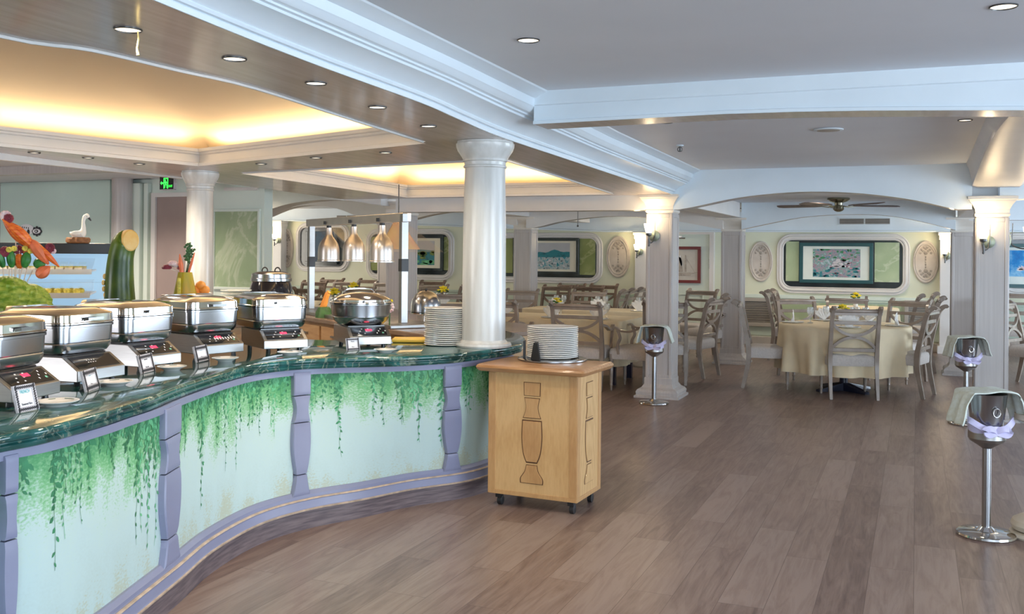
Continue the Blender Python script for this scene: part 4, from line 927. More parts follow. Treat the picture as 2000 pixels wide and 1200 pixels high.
# ---- induction cookers and chafing dishes
def cooker(A_, B_, w, label, angd=None, dish=None, dz=.0, marks=0):
    a = P(*A_, z=.92); an = math.radians(angd); m_ = a + Vector((math.cos(an), math.sin(an), 0)) * w / 2
    t = thing('induction_cooker', (m_.x, m_.y, .9), an, label, 'cooker', 'induction cookers along the counter'); h = w / 2; D = .40; Z = .125
    pr = [(0, .02), (0, .068), (.085, Z), (D, Z), (D, .02)]
    g = G(); g.loops([[Vector((-h, y, z)) for y, z in pr], [Vector((h, y, z)) for y, z in pr]]); hs_ = g.build('housing', 'brushed_steel', t, smooth=False, bevel=.003)
    for sx in (-1, 1):
        for y in (.04, D - .04): G().lathe([(.014, 0), (.012, .022)], 10, c=(sx * (h - .04), y, 0)).build('foot', 'black_plastic', hs_)
    sl = Vector((0, .085, Z - .068)).normalized(); up = Vector((0, -sl.z, sl.y)); o0 = Vector((0, .0, .068))
    def sp(x, s, e): return o0 + Vector((x, 0, 0)) + sl * s + up * e
    ls = Vector((0, .085, Z - .068)).length
    g = G()
    def pq(x0, x1, s0, s1, e): g.add([sp(x0, s0, e), sp(x1, s0, e), sp(x1, s1, e), sp(x0, s1, e)], [(0, 1, 2, 3)])
    g.loops([[sp(-h + .022, .012, e), sp(h - .022, .012, e), sp(h - .022, ls - .01, e), sp(-h + .022, ls - .01, e)] for e in (-.002, .0022)])
    R = random.Random(marks)
    if marks != 2:
        g.m = 1; pq(-.02, .022, .055, .075, .0028); g.m = 2
        for k in range(6): x = -h * .55 + k * h * .10; s = .03 + .022 * (k % 3); pq(x, x + .009, s, s + .006, .0028)
        for k in range(5): x = h * .35 + k * .014; s = .03 + .02 * (k % 3); pq(x, x + .006, s, s + .010, .0028)
        g.m = 3; pq(h * .62, h * .62 + .012, .03, .042, .0028)
    else:
        g.m = 2
        for k in range(8): x = -h * .30 + (k % 4) * .014; s = .045 + .014 * (k // 4); pq(x, x + .007, s, s + .004, .0028)
    if marks == 4:
        g.m = 2
        for k in range(8): x = -.03 + k * .018; pq(x, x + .008, .045, .065, .0029)
    g.build('control_panel', ['black_glass', 'led_red', 'mark_white', 'mark_green'], t, smooth=False)
    G().box(-h + .015, h - .015, .10, D - .02, Z, Z + .006).build('hob_glass', 'black_glass', t, smooth=False)
    return t, an, m_
def rect_dish(t_an_m, label, w=.325, dp=.40, fw=.02, h0=.133):
    _, an, m_ = t_an_m; bk = Vector((-math.sin(an), math.cos(an), 0)); c = m_ + bk * (.085 + dp / 2 - fw)
    t = thing('chafing_dish', (c.x, c.y, .9 + h0), an, label, 'chafing dish', 'rectangular chafing dishes on the cookers')
    def L(w_, d_, r, z): return rrect(w_, d_, r, 6, z)
    g = G().loops([L(w * .86, dp * .86, .05, 0), L(w * .92, dp * .92, .055, .006), L(w * .97, dp * .97, .055, .025), L(w * .985, dp * .985, .055, .045), L(w * .972, dp * .972, .055, .049), L(w * .99, dp * .99, .055, .054), L(w, dp, .055, .11), L(w * 1.0, dp * 1.0, .055, .116), L(w * 1.03, dp * 1.03, .06, .118), L(w * 1.03, dp * 1.03, .06, .128), L(w, dp, .055, .130)])
    g.build('water_pan', 'steel', t, angle=25)
    z = .131
    g = G().loops([L(w * 1.0, dp, .055, z), L(w * 1.035, dp * 1.035, .06, z + .001), L(w * 1.035, dp * 1.035, .06, z + .007), L(w * 1.015, dp * 1.015, .058, z + .010), L(w * 1.01, dp * 1.01, .058, z + .042), L(w * .985, dp * .985, .055, z + .048), L(w * .9, dp * .9, .05, z + .054), L(w * .72, dp * .76, .045, z + .066), L(w * .45, dp * .5, .04, z + .072), L(w * .1, dp * .1, .01, z + .074)])
    ld = g.build('lid', 'chrome', t, angle=28)
    G().sweep([(-.05, -dp / 2 * 1.03, z + .02), (-.045, -dp / 2 * 1.03 - .022, z + .024), (.045, -dp / 2 * 1.03 - .022, z + .024), (.05, -dp / 2 * 1.03, z + .02)], [(-.006, -.003), (.006, -.003), (.006, .003), (-.006, .003)], side=(0, 0, 1)).build('lid_latch', 'steel', ld)
    G().sweep([(-w * .40, dp * .36, z + .046), (-w * .30, dp * .42, z + .070), (w * .30, dp * .42, z + .070), (w * .40, dp * .36, z + .046)], [(-.014, -.003), (.014, -.003), (.014, .003), (-.014, .003)], side=(0, 1, 0)).build('lid_handle', 'chrome', ld)
    G().tube([(-w * .2, dp * .53, z - .005), (w * .2, dp * .53, z - .005)], .012, 10).build('hinge', 'dark_steel', t)
    return t
ord_ = ['nearest, partly cut off by the left edge of the picture', 'second from the left edge', 'third from the left edge, the tallest in view', 'fourth from the left edge, before the vase of flowers', 'fifth from the left edge, in front of the black soup kettle']
ck = [((22, 788), 0, .28, 101, 1), ((151, 748), 0, .29, 93, 2), ((273, 718), 0, .27, 86, 1), ((395, 694), 0, .275, 75, 4), ((516, 683), 0, .27, 57, 1)]
for i, (a, b, w, an, mk) in enumerate(ck):
    r = cooker(a, b, w, 'steel induction cooker under the rectangular chafing dish, ' + ord_[i].split(',')[0], an, marks=mk)
    rect_dish(r, 'rectangular steel chafing dish, ' + ord_[i], w=.335 if i < 4 else .335, dp=.40 if i < 4 else .43, h0=.133)
r = cooker((683, 675), 0, .265, 'steel induction cooker under the round chafing dish', 47, marks=1)
_, an, m_ = r; c = m_ + Vector((-math.sin(an), math.cos(an), 0)) * .23
t = thing('round_chafing_dish', (c.x, c.y, 1.033), an, 'round steel chafing dish with domed lid in front of the heat lamps', 'chafing dish')
G().lathe([(.12, -.003), (.145, .004), (.170, .026), (.181, .05), (.178, .054), (.183, .058), (.187, .10), (.19, .125), (.195, .127), (.195, .133), (.188, .135)], 48).build('water_pan', 'steel', t, angle=25)
G().lathe([(.188, .136), (.196, .137), (.196, .142), (.191, .146), (.190, .160), (.178, .168), (.14, .186), (.09, .200), (.04, .206), (.002, .207)], 48).build('lid', 'chrome', t, angle=25)
G().sweep(smoothpath([(-.10, .05, .196), (-.07, .06, .222), (.07, .06, .222), (.10, .05, .196)], 4), [(-.014, -.003), (.014, -.003), (.014, .003), (-.014, .003)], side=(0, 1, 0)).build('lid_handle', 'chrome', t)
G().sweep([(-.04, -.19, .15), (-.035, -.215, .155), (.035, -.215, .155), (.04, -.19, .15)], [(-.006, -.003), (.006, -.003), (.006, .003), (-.006, .003)], side=(0, 0, 1)).build('lid_latch', 'steel', t)

# small saucers and menu cards in front of each cooker
sa = thing('saucer', (0, 0, 0), 0, 's', 'saucer', 'saucers in front of the cookers')
G().lathe([(.042, 0), (.046, .004), (.062, .012), (.078, .018), (.079, .020), (.075, .020), (.055, .0135), (.045, .010), (.002, .010)], 40).build('dish', 'porcelain', sa)
g = G()
for a0, a1 in ((.3, .9), (1.3, 2.0), (2.5, 2.9), (3.7, 4.4), (5.0, 5.7)):
    L = []
    for k in range(7): a = lerp(a0, a1, k / 6); L.append([Vector((.063 * math.cos(a), .063 * math.sin(a), .0170)), Vector((.068 * math.cos(a), .068 * math.sin(a), .0188))])
    g.loops(L, False, False, closed=False)
g.build('rim_mark', 'porcelain_mark', sa)
spn = [(112, 788, 1.0, 'nearest menu card, left edge of the picture'), (226, 749, .93, 'second menu card from the left'), (336, 719, .9, 'third menu card from the left'), (440, 702, .9, 'fourth menu card from the left'), (566, 690, .9, 'cooker of the fifth dish, without any card'), (753, 685, .88, 'card at the round chafing dish')]
for i, (u, v, s, l) in enumerate(spn):
    p = P(u, v + 2, z=.905); lb = 'small white saucer on the marble beside the ' + l
    if i == 0: o = sa; o['label'] = lb; o.location = (p.x, p.y, .9)
    else: o = dup(sa, (p.x, p.y, .9), i * .8, lb)
    o.scale = (s, s, 1)
def card(u0, v0, u1, v1, hpx, label, lines, tilt=-.25):
    a, b = P(u0, v0, z=.9), P(u1, v1, z=.9); c = (a + b) / 2; w = (b - a).length; an = math.atan2(b.y - a.y, b.x - a.x); d = (Vector((c.x, c.y, 0))).length
    h = hpx * d / F * 1.03; t = thing('menu_card', (c.x, c.y, .9), an, label, 'sign', 'framed dish names on the counter')
    T = Matrix.Rotation(tilt, 4, 'X'); h2 = w / 2; fw = w * .17
    g = G()
    for x0, x1, z0, z1 in ((-h2, h2, 0, fw), (-h2, h2, h - fw, h), (-h2, -h2 + fw, fw, h - fw), (h2 - fw, h2, fw, h - fw)): g.box(x0, x1, -.004, .006, z0, z1, T)
    g.m = 1; n = 11
    for k in range(n):
        f = (k + .5) / n
        for (x, z, s_) in ((lerp(-h2 + .004, h2 - .004, f), fw * .5, 1), (lerp(-h2 + .004, h2 - .004, f), h - fw * .5, 1), (-h2 + fw * .5, lerp(0, h, f), 1), (h2 - fw * .5, lerp(0, h, f), 1)):
            e = fw * .36; q = [(x - e, z - e * .3), (x - e * .2, z - e), (x + e, z + e * .3), (x + e * .2, z + e)]; g.add([T @ Vector((a_, -.0046, b_)) for a_, b_ in q], [(0, 1, 2, 3)])
    g.build('patterned_frame', ['frame_silver', 'ink'], t, smooth=False)
    G().box(-h2 + fw, h2 - fw, -.001, .004, fw, h - fw, T).build('card', 'card_white', t, smooth=False)
    G().add([(T @ Vector((-h2 * .3, .006, h * .7))), (T @ Vector((h2 * .3, .006, h * .7))), Vector((h2 * .3, .05, 0)), Vector((-h2 * .3, .05, 0))], [(0, 1, 2, 3)]).build('easel_back', 'frame_silver', t, smooth=False)
    for k, (tx, sz, m) in enumerate(lines):
        o = text(tx, h * sz, m, t, T @ Vector((0, -.0018, lerp(h * .68, h * .24, k / max(1, len(lines) - 1)))), (PI / 2 + tilt, 0, 0), sx=.78)
card(34, 808, 76, 799, 46, 'patterned menu card at the left edge, beside the nearest saucer', [('FRENCH', .17, 'teal_ink'), ('Steamed Rice', .125, 'ink')])
card(168, 767, 195, 757, 37, 'patterned menu card in front of the second cooker, the plain gold one', [('BEEF', .17, 'teal_ink'), ('Stew', .15, 'ink')])
card(276, 731, 303, 724, 33, 'patterned menu card before the third cooker from the left edge', [('Sauteed', .15, 'ink'), ('Noodle', .15, 'ink')])
card(384, 709, 409, 703, 29, 'patterned menu card before the fourth cooker from the left edge', [('SWEET', .15, 'teal_ink'), ('Potato', .15, 'ink')])
card(677, 685.5, 703, 684, 23, 'patterned menu card before the cooker of the round chafing dish', [('Mixed', .15, 'ink'), ('Rice', .15, 'ink')])

# ---- plates
ORD = ['', 'second', 'third', 'fourth', 'fifth', 'sixth', 'seventh', 'eighth', 'ninth', 'tenth', 'eleventh']
def NTH(k, n):
    if k == 0: return 'lowest of the'
    if k == n - 1: return 'topmost of the'
    return '%s from the bottom of the' % ORD[k] if k < n / 2 else '%s from the top of the' % ORD[n - 1 - k]
def plate_mesh(r): 
    return G().lathe([(r * .58, 0), (r * .66, .001), (r * .84, .003), (r * .97, .0058), (r, .0090), (r * .985, .0112), (r * .80, .0095), (r * .6, .007), (.002, .007)], 56)
def stack(u, v, z, r, n, step, rim, grp, lab, jit=.0015):
    p = P(u, v, z=z); base = None; R = random.Random(int(u))
    for k in range(n):
        if k == 0: o = plate_mesh(r).build('dinner_plate', 'porcelain', angle=60); base = o
        else: o = base.copy(); COL.objects.link(o)
        o.location = (p.x + R.uniform(-jit, jit), p.y + R.uniform(-jit, jit), z + k * step)
        tag(o, lab.replace('one of the', NTH(k, n)), 'plate', grp)
    return p
stack(870, 674, .9, .137, 19, .0128, 0, 'plates stacked on the marble worktop', 'one of the white plates stacked on the marble by the round column', .003)
p = stack(1079, 698, .856, .158, 17, .0113, 0, 'plates stacked on the wooden cabinet', 'one of the white plates in the holder on the wooden cabinet')
# warm plate holder
t = thing('plate_holder', (p.x, p.y, .84), .0, 'round steel plate holder with black guides on the wooden cabinet', 'plate holder')
G().lathe([(.20, 0), (.215, .003), (.215, .010), (.20, .014), (.165, .013), (.16, .004)], 48).build('base_ring', 'steel', t)
for a in (-1.83, 3.45, 1.0):
    T = Matrix.Rotation(a, 4, 'Z'); g = G(); g.loops([[T @ Vector((x, y, z)) for y, z in q] for x, q in ((.166, [(-.032, .012), (.032, .012), (.013, .12), (-.013, .12)]), (.180, [(-.036, .012), (.036, .012), (.015, .115), (-.015, .115)]))]); g.build('guide', 'black_plastic', t, smooth=False, bevel=.002)
for i, (u, v, s_, n, d) in enumerate(((430, 596, .11, 7, 7.3), (462, 592, .12, 9, 7.6), (420, 603, .10, 4, 6.95))):
    q = PD(u, d, ZB); base = None
    for k in range(n):
        if k == 0: o = plate_mesh(s_).build('side_plate', 'porcelain', angle=60); base = o
        else: o = base.copy(); COL.objects.link(o)
        o.location = (q.x, q.y, ZB + k * .022); tag(o, NTH(k, n) + ' white plates, %s low stack on the back counter' % ['middle', 'right', 'left'][i], 'plate', '%s plate stack on the back counter' % ['middle', 'right', 'left'][i])

# ---- wooden plate cabinet on casters
X0, X1, Y0, Y1 = -2.325, -1.765, 5.265, 5.655
t = thing('wooden_cabinet', ((X0 + X1) / 2, (Y0 + Y1) / 2, 0), -.045, 'small oak cabinet on casters with carved baluster outlines, carrying the plate holder', 'cabinet')
hx, hy = (X1 - X0) / 2, (Y1 - Y0) / 2
G().box(-hx, hx, -hy, hy, .075, .795).build('body', 'oak', t, smooth=False, bevel=.003)
g = G()
for a, (w_, d_) in enumerate(((hx, hy), (hy, hx), (hx, hy), (hy, hx))):
    T = Matrix.Rotation(a * PI / 2, 4, 'Z')
    for x0, x1, z0, z1 in ((-w_, -w_ + .045, .10, .79), (w_ - .045, w_, .10, .79), (-w_, w_, .075, .10)):
        g.box(x0, x1, -d_ - .004, -d_ + .002, z0, z1, T)
g.build('corner_trim', 'oak_dark', t, smooth=False, bevel=.0015)
G().loops([rrect(2 * hx + a, 2 * hy + a, .02, 4, z) for a, z in ((.04, .795), (.10, .80), (.12, .81), (.13, .822), (.12, .834), (.10, .84))]).build('top', 'wood_oak_edge', t, angle=30)
def bal(T, m_ = 'groove', flip=1):
    """raised baluster shape outlined by a dark groove, four blocks"""
    S_ = [(.665, .745, [(.052, .665), (.054, .745)]), (.535, .655, [(.058, .535), (.043, .575), (.040, .61), (.050, .655)]), (.275, .525, [(.035, .275), (.056, .33), (.066, .42), (.062, .525)]), (.155, .265, [(.072, .155), (.072, .185), (.045, .225), (.035, .265)])]
    go = G(); gi = G()
    for z0, z1, pts in S_:
        pp = smoothpath([Vector((x, 0, z)) for x, z in pts], 5); out = [(p.x, p.z) for p in pp] + [(-p.x, p.z) for p in reversed(pp)]
        cz = (z0 + z1) / 2
        go.loops([[T @ Vector((x, -.0005, z)) for x, z in out], [T @ Vector((x, -.002, z)) for x, z in out]])
        inn = [(x * .93, cz + (z - cz) * .95) for x, z in out]
        gi.loops([[T @ Vector((x, -.001, z)) for x, z in inn], [T @ Vector((x * .97, -.006, cz + (z - cz) * .98)) for x, z in inn]])
    go.build('carved_outline', m_, t, smooth=False); gi.build('carved_baluster', 'oak_dark' if flip else 'oak', t, smooth=False)
bal(Matrix.Translation((.0, -hy, 0)))
bal(Matrix.Rotation(PI / 2, 4, 'Z') @ Matrix.Translation((0, -hx, 0)), flip=0)
for sx in (-1, 1):
    for sy in (-1, 1):
        x, y = sx * (hx - .05), sy * (hy - .05); c_ = G().box(x - .018, x + .018, y - .018, y + .018, .045, .075).build('caster', 'black_plastic', t, smooth=False)
        G().lathe([(.012, -.014), (.026, -.012), (.026, .012), (.012, .014)], 20, T=Matrix.Translation((x + .008, y, .026)) @ Matrix.Rotation(PI / 2, 4, 'Y') ).build('wheel', 'black_plastic', c_)

# ================================================================== THINGS ON THE BACK COUNTER
# soup kettle
q = PD(530, 7.85, ZB)
t = thing('soup_kettle', q, .3, 'round black soup kettle with a steel lid behind the fifth chafing dish', 'soup kettle')
G().lathe([(.12, 0), (.16, .01), (.172, .05), (.168, .12), (.155, .18), (.142, .215)], 40).build('pot', 'kettle_black', t)
G().lathe([(.150, .212), (.155, .215), (.155, .232), (.148, .236), (.148, .262), (.14, .268)], 40).build('steel_collar', 'steel', t, angle=25)
G().lathe([(.14, .266), (.12, .276), (.05, .284), (.002, .286)], 40, cap0=False).build('lid', 'chrome', t)
for s in (-.05, .05): G().tube([(s + .022 * math.cos(a), 0, .282 + .026 * math.sin(a)) for a in [PI * k / 8 for k in range(9)]], .005, 8).build('lid_handle', 'black_plastic', t)
t.scale = (1.05, 1.05, 1.17)
# display case
q = PD(106, 6.9, ZB); azc = YAW + math.atan((1000 - 106) / F)
t = thing('display_case', q, azc - .12, 'lit glass dessert case with a black top and curved glass front', 'display case'); CW, CD, CH = .80, .46, .49
def zc_(v): return P(106, v, d=6.9).z - ZB
CH = zc_(475)
G().box(-CW / 2, CW / 2, -.06, CD / 2, CH - .075, CH).build('canopy', 'black_plastic', t, smooth=False, bevel=.004)
G().box(-CW / 2, CW / 2, CD / 2 - .02, CD / 2, 0, CH - .07).build('lit_back', 'case_light', t, smooth=False)
G().box(-CW / 2, CW / 2, -CD / 2 - .1, CD / 2, 0, .04).build('base', 'steel', t, smooth=False, bevel=.004)
prf = smoothpath([Vector((0, -.06, CH - .07)), Vector((0, -.14, CH - .16)), Vector((0, -.21, CH * .5)), Vector((0, -.27, .25)), Vector((0, -.30, .04))], 5)
g = G(); g.loops([[p + Vector((x, 0, 0)) for p in prf] for x in (-CW / 2, CW / 2)], False, False, closed=False); g.build('curved_glass', 'clear_glass', t)
for x in (-CW / 2, CW / 2):
    G().sweep([p + Vector((x, 0, 0)) for p in prf], [(-.007, -.007), (.007, -.007), (.007, .007), (-.007, .007)]).build('glass_edge', 'black_plastic', t)
G().add([(CW / 2, p.y, p.z) for p in prf] + [(CW / 2, CD / 2, .04), (CW / 2, CD / 2, CH - .07)], [tuple(range(len(prf) + 2))]).build('end_glass', 'clear_glass', t, smooth=False)
sh = [(zc_(527), .34), (zc_(571), .46)]
for z, dp in sh:
    G().box(-CW / 2 + .02, CW / 2 - .14, CD / 2 - dp - .05, CD / 2 - .03, z - .012, z).box(-CW / 2 + .02, CW / 2 - .14, CD / 2 - dp - .056, CD / 2 - dp - .05, z - .03, z + .006).build('shelf', 'mark_white', t, smooth=False)
Mt = Matrix.Translation(q) @ Matrix.Rotation(azc - .12, 4, 'Z')
for si, (z, dp) in enumerate(sh):
    nme = ['upper', 'lower'][si]; base = None; base2 = None
    for r_ in range(2):
        for k in range(9):
            x = -.02 - .0 + (k - 4) * .060 + .02 * r_; y = CD / 2 - dp + .02 + r_ * .07 - (k - 4) * .004; w = Mt @ Vector((x - .05, y, z))
            if si == 0: o = (G().box(-.024, .024, -.028, .028, 0, .018).build('cake_slice', 'cake_cream', smooth=False) if base is None else base.copy())
            else: o = (G().lathe([(.020, 0), (.026, .012), (.024, .026), (.012, .034), (.002, .036)], 12).build('small_tart', 'cake_yellow') if base is None else base.copy())
            if base is None: base = o
            else: COL.objects.link(o)
            if si == 0 and k == 0 and r_ == 0:
                cr = G().box(-.024, .024, -.028, .028, .018, .026).build('glaze', 'cake_yellow', o, smooth=False)
            elif si == 0: c2 = cr.copy(); COL.objects.link(c2); c2.parent = o
            o.location = w; o.rotation_euler = (0, 0, azc - .12)
            tag(o, ('pale cake slice' if si == 0 else 'yellow tart') + ', %s shelf of display case, %s row, %s from the right' % (nme, ['front', 'back'][r_], (ORD[8 - k] or 'first')), 'cake', 'cakes on the %s shelf of the case' % nme)
        if si == 1: base = base
for k in range(2):
    w = Mt @ Vector((-.30 - .07 * k, -.13, sh[1][0])); o = G().lathe([(.03, 0), (.032, .01), (.028, .03), (.002, .036)], 14).build('red_jelly', 'cake_red'); o.location = w; tag(o, 'dark red jelly on the lower shelf of the display case, ' + ['right', 'left'][k] + ' one', 'dessert')
# swan on a nest
tp = Mt @ Vector((.06, .06, CH)); p = P(152, 472, d=(tp.xy.length) * .998)
w = Vector((0, 0, 0)) + PD(152, 6.9, ZB + CH); t = thing('swan_figure', w, azc + PI, 'white swan carving with black beak sitting on a brown nest on the display case', 'figurine')
def rag(a, z): return 1 + .05 * math.sin(a * 9) + .04 * math.sin(a * 17 + z * 80)
G().lathe([(.068, 0), (.078, .01), (.078, .03), (.07, .042), (.002, .040)], 30, wob=rag).build('nest', 'chocolate', t)
g = G(); bp = smoothpath([Vector((.055, 0, .075)), Vector((.02, 0, .062)), Vector((-.02, 0, .065)), Vector((-.035, 0, .10)), Vector((-.034, 0, .15)), Vector((-.042, 0, .185)), Vector((-.058, 0, .195)), Vector((-.070, 0, .185))], 4)
rr = [interp([(0, .004), (4, .024), (8, .034), (12, .017), (16, .011), (20, .014), (24, .017), (28, .008)], k) for k in range(len(bp))]
g.tube(bp, rr, 12); g.build('body', 'swan_white', t)
for s in (-1, 1): G().ball((.012, s * .026, .07), .03, 12, 6, (1.2, .35, .6)).build('wing', 'swan_white', t)
G().tube([(-.068, 0, .182), (-.080, 0, .168), (-.084, 0, .160)], [.008, .006, .003], 8).build('beak', 'ink', t)
G().ball((-.056, .015, .190), .003, 6, 4).ball((-.056, -.015, .190), .003, 6, 4).build('eyes', 'ink', t)

# big squash carved open
q = PD(238, 6.35, ZB); az = YAW + math.atan((1000 - 238) / F)
t = thing('carved_squash', q, az, 'large upright green squash leaning right with a round cut showing yellow flesh', 'squash')
zz = lambda v: P(240, v, d=6.35).z - ZB
top = zz(450); path = smoothpath([Vector((-.012, 0, 0)), Vector((-.008, 0, .07)), Vector((-.010, 0, .16)), Vector((-.012, 0, top - .28)), Vector((-.002, 0, top - .15)), Vector((.020, -.01, top - .075)), Vector((.038, -.028, top - .055))], 5)
rr = [interp([(0, .06), (3, .094), (8, .102), (13, .090), (19, .079), (24, .078), (28, .066), (30, .058)], k) for k in range(len(path))]
g = G(); g.tube(path, rr, 28); g.build('skin', 'squash_skin', t)
n_ = Vector((.30, -.92, .05)).normalized(); T = Matrix.Translation(Vector((.040, -.030, top - .068)) + n_ * .040) @ n_.to_track_quat('Z', 'Y').to_matrix().to_4x4() @ Matrix.Diagonal((.86, 1.12, 1, 1))
G().lathe([(.066, -.05), (.062, -.002), (.055, .004), (.002, .006)], 32, T=T).build('cut_flesh', 'squash_flesh', t)
g = G(); R = random.Random(2)
for k in range(9): z = .08 + k * .04; g.ball((-.10 + .01 * math.sin(k) + (.02 if k > 6 else 0), -.01, z), .016, 6, 4, (.7, 1, 1.2))
g.build('carved_edge', 'squash_flesh', t)
# flower vase carved from a gourd, with oranges
q = PD(362, 6.45, ZB); az = YAW + math.atan((1000 - 362) / F); t = thing('gourd_vase', q, az, 'orange and green gourd vase holding carved vegetable flowers, beside the oranges', 'vase')
zz = lambda v: P(362, v, d=6.45).z - ZB; zt = zz(532)
G().lathe([(.05, 0), (.075, .02), (.083, .07), (.072, zt * .6), (.055, zt * .85), (.045, zt), (.036, zt), (.034, zt - .03)], 28, wob=lambda a, z: 1 + .03 * math.sin(a * 6), cap1=True).build('gourd', 'gourd_skin', t)
G().box(-.05, -.026, -.088, -.05, .02, zt * .9).build('carved_strip', 'cake_yellow', t, bevel=.008)
def stick(a, b, r=.003, nm='stick', m='pale_stick', par=None): return G().tube([a, b], r, 6).build(nm, m, par or t)
hz = zt - .01
for (x, y, z, m, r) in ((-.115, 0, .04, 'beet', .03), (-.078, .0, .065, 'radish', .034), (-.055, .02, .055, 'radish', .03), (-.03, -.01, .035, 'beet', .02)):
    stick((-.01, 0, hz), (x, y, hz + z)); g = G()
    for L_ in range(2):
        for k in range(8): a = 2 * PI * k / 8 + L_ * .4; g.ball((x + math.cos(a) * r * (.6 - .25 * L_), y + math.sin(a) * r * (.6 - .25 * L_), hz + z + .008 * L_), r * .5, 6, 4, (1, 1, .8))
    g.build('carved_flower', m, t)
for (x0, x1, z1, w_) in ((-.02, -.035, .13, .013), (.02, .058, .14, .007)):
    g = G(); g.tube([(x0, -.02, hz), ((x0 + x1) / 2, -.022, hz + z1 * .5), (x1, -.02, hz + z1)], [w_, w_ * 1.2, .003], 8); g.build('carrot_piece', 'salmon_carrot', t)
g = G(); R = random.Random(5)
for k in range(5):
    bx = R.uniform(-.05, .05); p1 = Vector((bx * .3, 0, hz)); p2 = Vector((bx * 1.1, .01, hz + R.uniform(.15, .22))); g.tube([p1, (p1 + p2) / 2 + Vector((.01, 0, 0)), p2], .0025, 5)
    for j in range(9): f = .45 + .55 * j / 9; c = p1.lerp(p2, f); g.ball(c + Vector((R.uniform(-.015, .015), R.uniform(-.01, .01), 0)), .009, 5, 3, (1.3, .6, 1))
g.build('leafy_sprig', 'stem_green', t)
q = PD(392, 6.6, ZB)
t = thing('fruit_bowl', q, 0, 'small white footed bowl under the oranges beside the gourd vase', 'bowl'); zb_ = P(392, 572, d=6.6).z - ZB
G().lathe([(.05, 0), (.045, .01), (.02, .03), (.02, zb_ - .06), (.05, zb_ - .04), (.085, zb_), (.08, zb_), (.04, zb_ - .03), (.002, zb_ - .035)], 32).build('bowl', 'porcelain', t)
for i, (du, dvv, l) in enumerate(((-10, 12, 'left, lowest'), (8, 8, 'right'), (0, -2, 'topmost'), (2, 10, 'hidden back'))):
    o = G().ball((0, 0, 0), .034, 18, 12, (1, 1, .94)).build('orange', 'orange_skin'); p = P(392 + du, 560 + dvv, d=6.6 + (.04 if i == 3 else -.01)); o.location = (p.x, p.y, max(p.z, ZB + zb_ + .018)) ; tag(o, '%s orange in the small bowl beside the gourd vase' % l, 'orange', 'oranges in the bowl')
# lettuce arrangement with carrot carving
q = PD(26, 5.75, ZB); az = YAW + math.atan((1000 - 26) / F); t = thing('vegetable_arrangement', q, az, 'lettuce stuck with carrot, leek and radish flowers on sticks at the left edge', 'vegetable centrepiece')
zz = lambda v: P(26, v, d=5.75).z - ZB; px = 5.75 / F * 1.06; X = lambda u: (u - 26) * px; zl = zz(545)
g = G()
for (cx, cy, r, sq) in ((X(15), 0, .168, (.95, .9, 1)), (X(55), .02, .115, (1, 1, 1.25)), (X(-22), .03, .14, (1, 1, 1))):
    pr_ = [(max(.0005, math.sin(PI * k / 36)), -math.cos(PI * k / 36)) for k in range(37)]
    T = Matrix.Translation((cx, cy, r * sq[2])) @ Matrix.Diagonal((r * sq[0], r * sq[1], r * sq[2], 1)); g.lathe(pr_, 72, T=T, wob=lambda a, z: 1 + .06 * math.sin(7 * a + 5 * z) + .045 * math.sin(19 * a - 9 * z) + .035 * math.sin(26 * z + 3 * a))
g.build('lettuce_head', 'lettuce', t)
def poke(u0, u1, v1, r=.003): stick((X(u0), -.02, zl - .06), (X(u1), -.04, zz(v1)), r, 'stick')
def spear(u0, v0, u1, v1, w_, m, nm, y=-.04): G().tube(smoothpath([Vector((X(u0), y, zz(v0))), Vector((X((u0 * 2 + u1) / 3), y - .01, zz((v0 * 2 + v1) / 3))), Vector((X((u0 + 2 * u1) / 3), y - .01, zz((v0 + 2 * v1) / 3))), Vector((X(u1), y, zz(v1)))], 3), [w_ * k for k in (.45, .8, 1, 1.1, 1.1, 1.05, .9, .7, .4, .2)], 8).build(nm, m, t)
for a, b, v in ((12, 8, 500), (18, 20, 525), (24, 24, 505), (30, 32, 480), (34, 42, 515), (40, 50, 520), (44, 58, 528), (8, -2, 505), (4, -14, 515), (36, 36, 490), (28, 30, 470)): poke(a, b, v)
spear(10, 522, -6, 470, .022, 'leek_green', 'leek_piece'); spear(24, 522, 20, 482, .022, 'leek_green', 'leek_piece'); spear(44, 522, 50, 488, .026, 'leek_green', 'leek_piece'); spear(62, 520, 80, 505, .03, 'leek_green', 'leek_piece', -.03)
spear(38, 524, 34, 492, .026, 'carrot', 'carrot_piece', -.02); spear(-4, 530, -8, 500, .03, 'carrot', 'carrot_piece'); spear(66, 540, 86, 520, .032, 'salmon_carrot', 'carrot_piece', -.07); spear(47, 500, 50, 470, .02, 'salmon_carrot', 'carrot_piece', -.03)
spear(54, 478, 10, 432, .036, 'carrot', 'carrot_body', -.07); spear(54, 470, 84, 516, .030, 'salmon_carrot', 'carrot_wing', -.075); spear(60, 474, 102, 521, .018, 'carrot', 'carrot_wing', -.08); spear(52, 478, 8, 430, .018, 'carrot', 'carrot_wing', -.12)
def flower(u, v, r, m, y=-.05):
    g = G(); c = Vector((X(u), y, zz(v)))
    for k in range(10): a = 2 * PI * k / 10; g.ball(c + Vector((math.cos(a) * r * .6, -.01, math.sin(a) * r * .6)), r * .5, 6, 4)
    g.ball(c, r * .7, 8, 6); g.build('carved_flower', m, t)
flower(13, 423, .03, 'radish', -.09); flower(18, 428, .026, 'beet', -.10); flower(86, 484, .028, 'beet'); flower(92, 490, .016, 'radish'); flower(12, 492, .03, 'beet'); flower(34, 488, .028, 'beet', -.02); flower(-8, 470, .03, 'beet')
for u, v in ((19, 488), (27, 486), (45, 485), (54, 490)): flower(u, v, .016, 'cake_yellow', -.07)
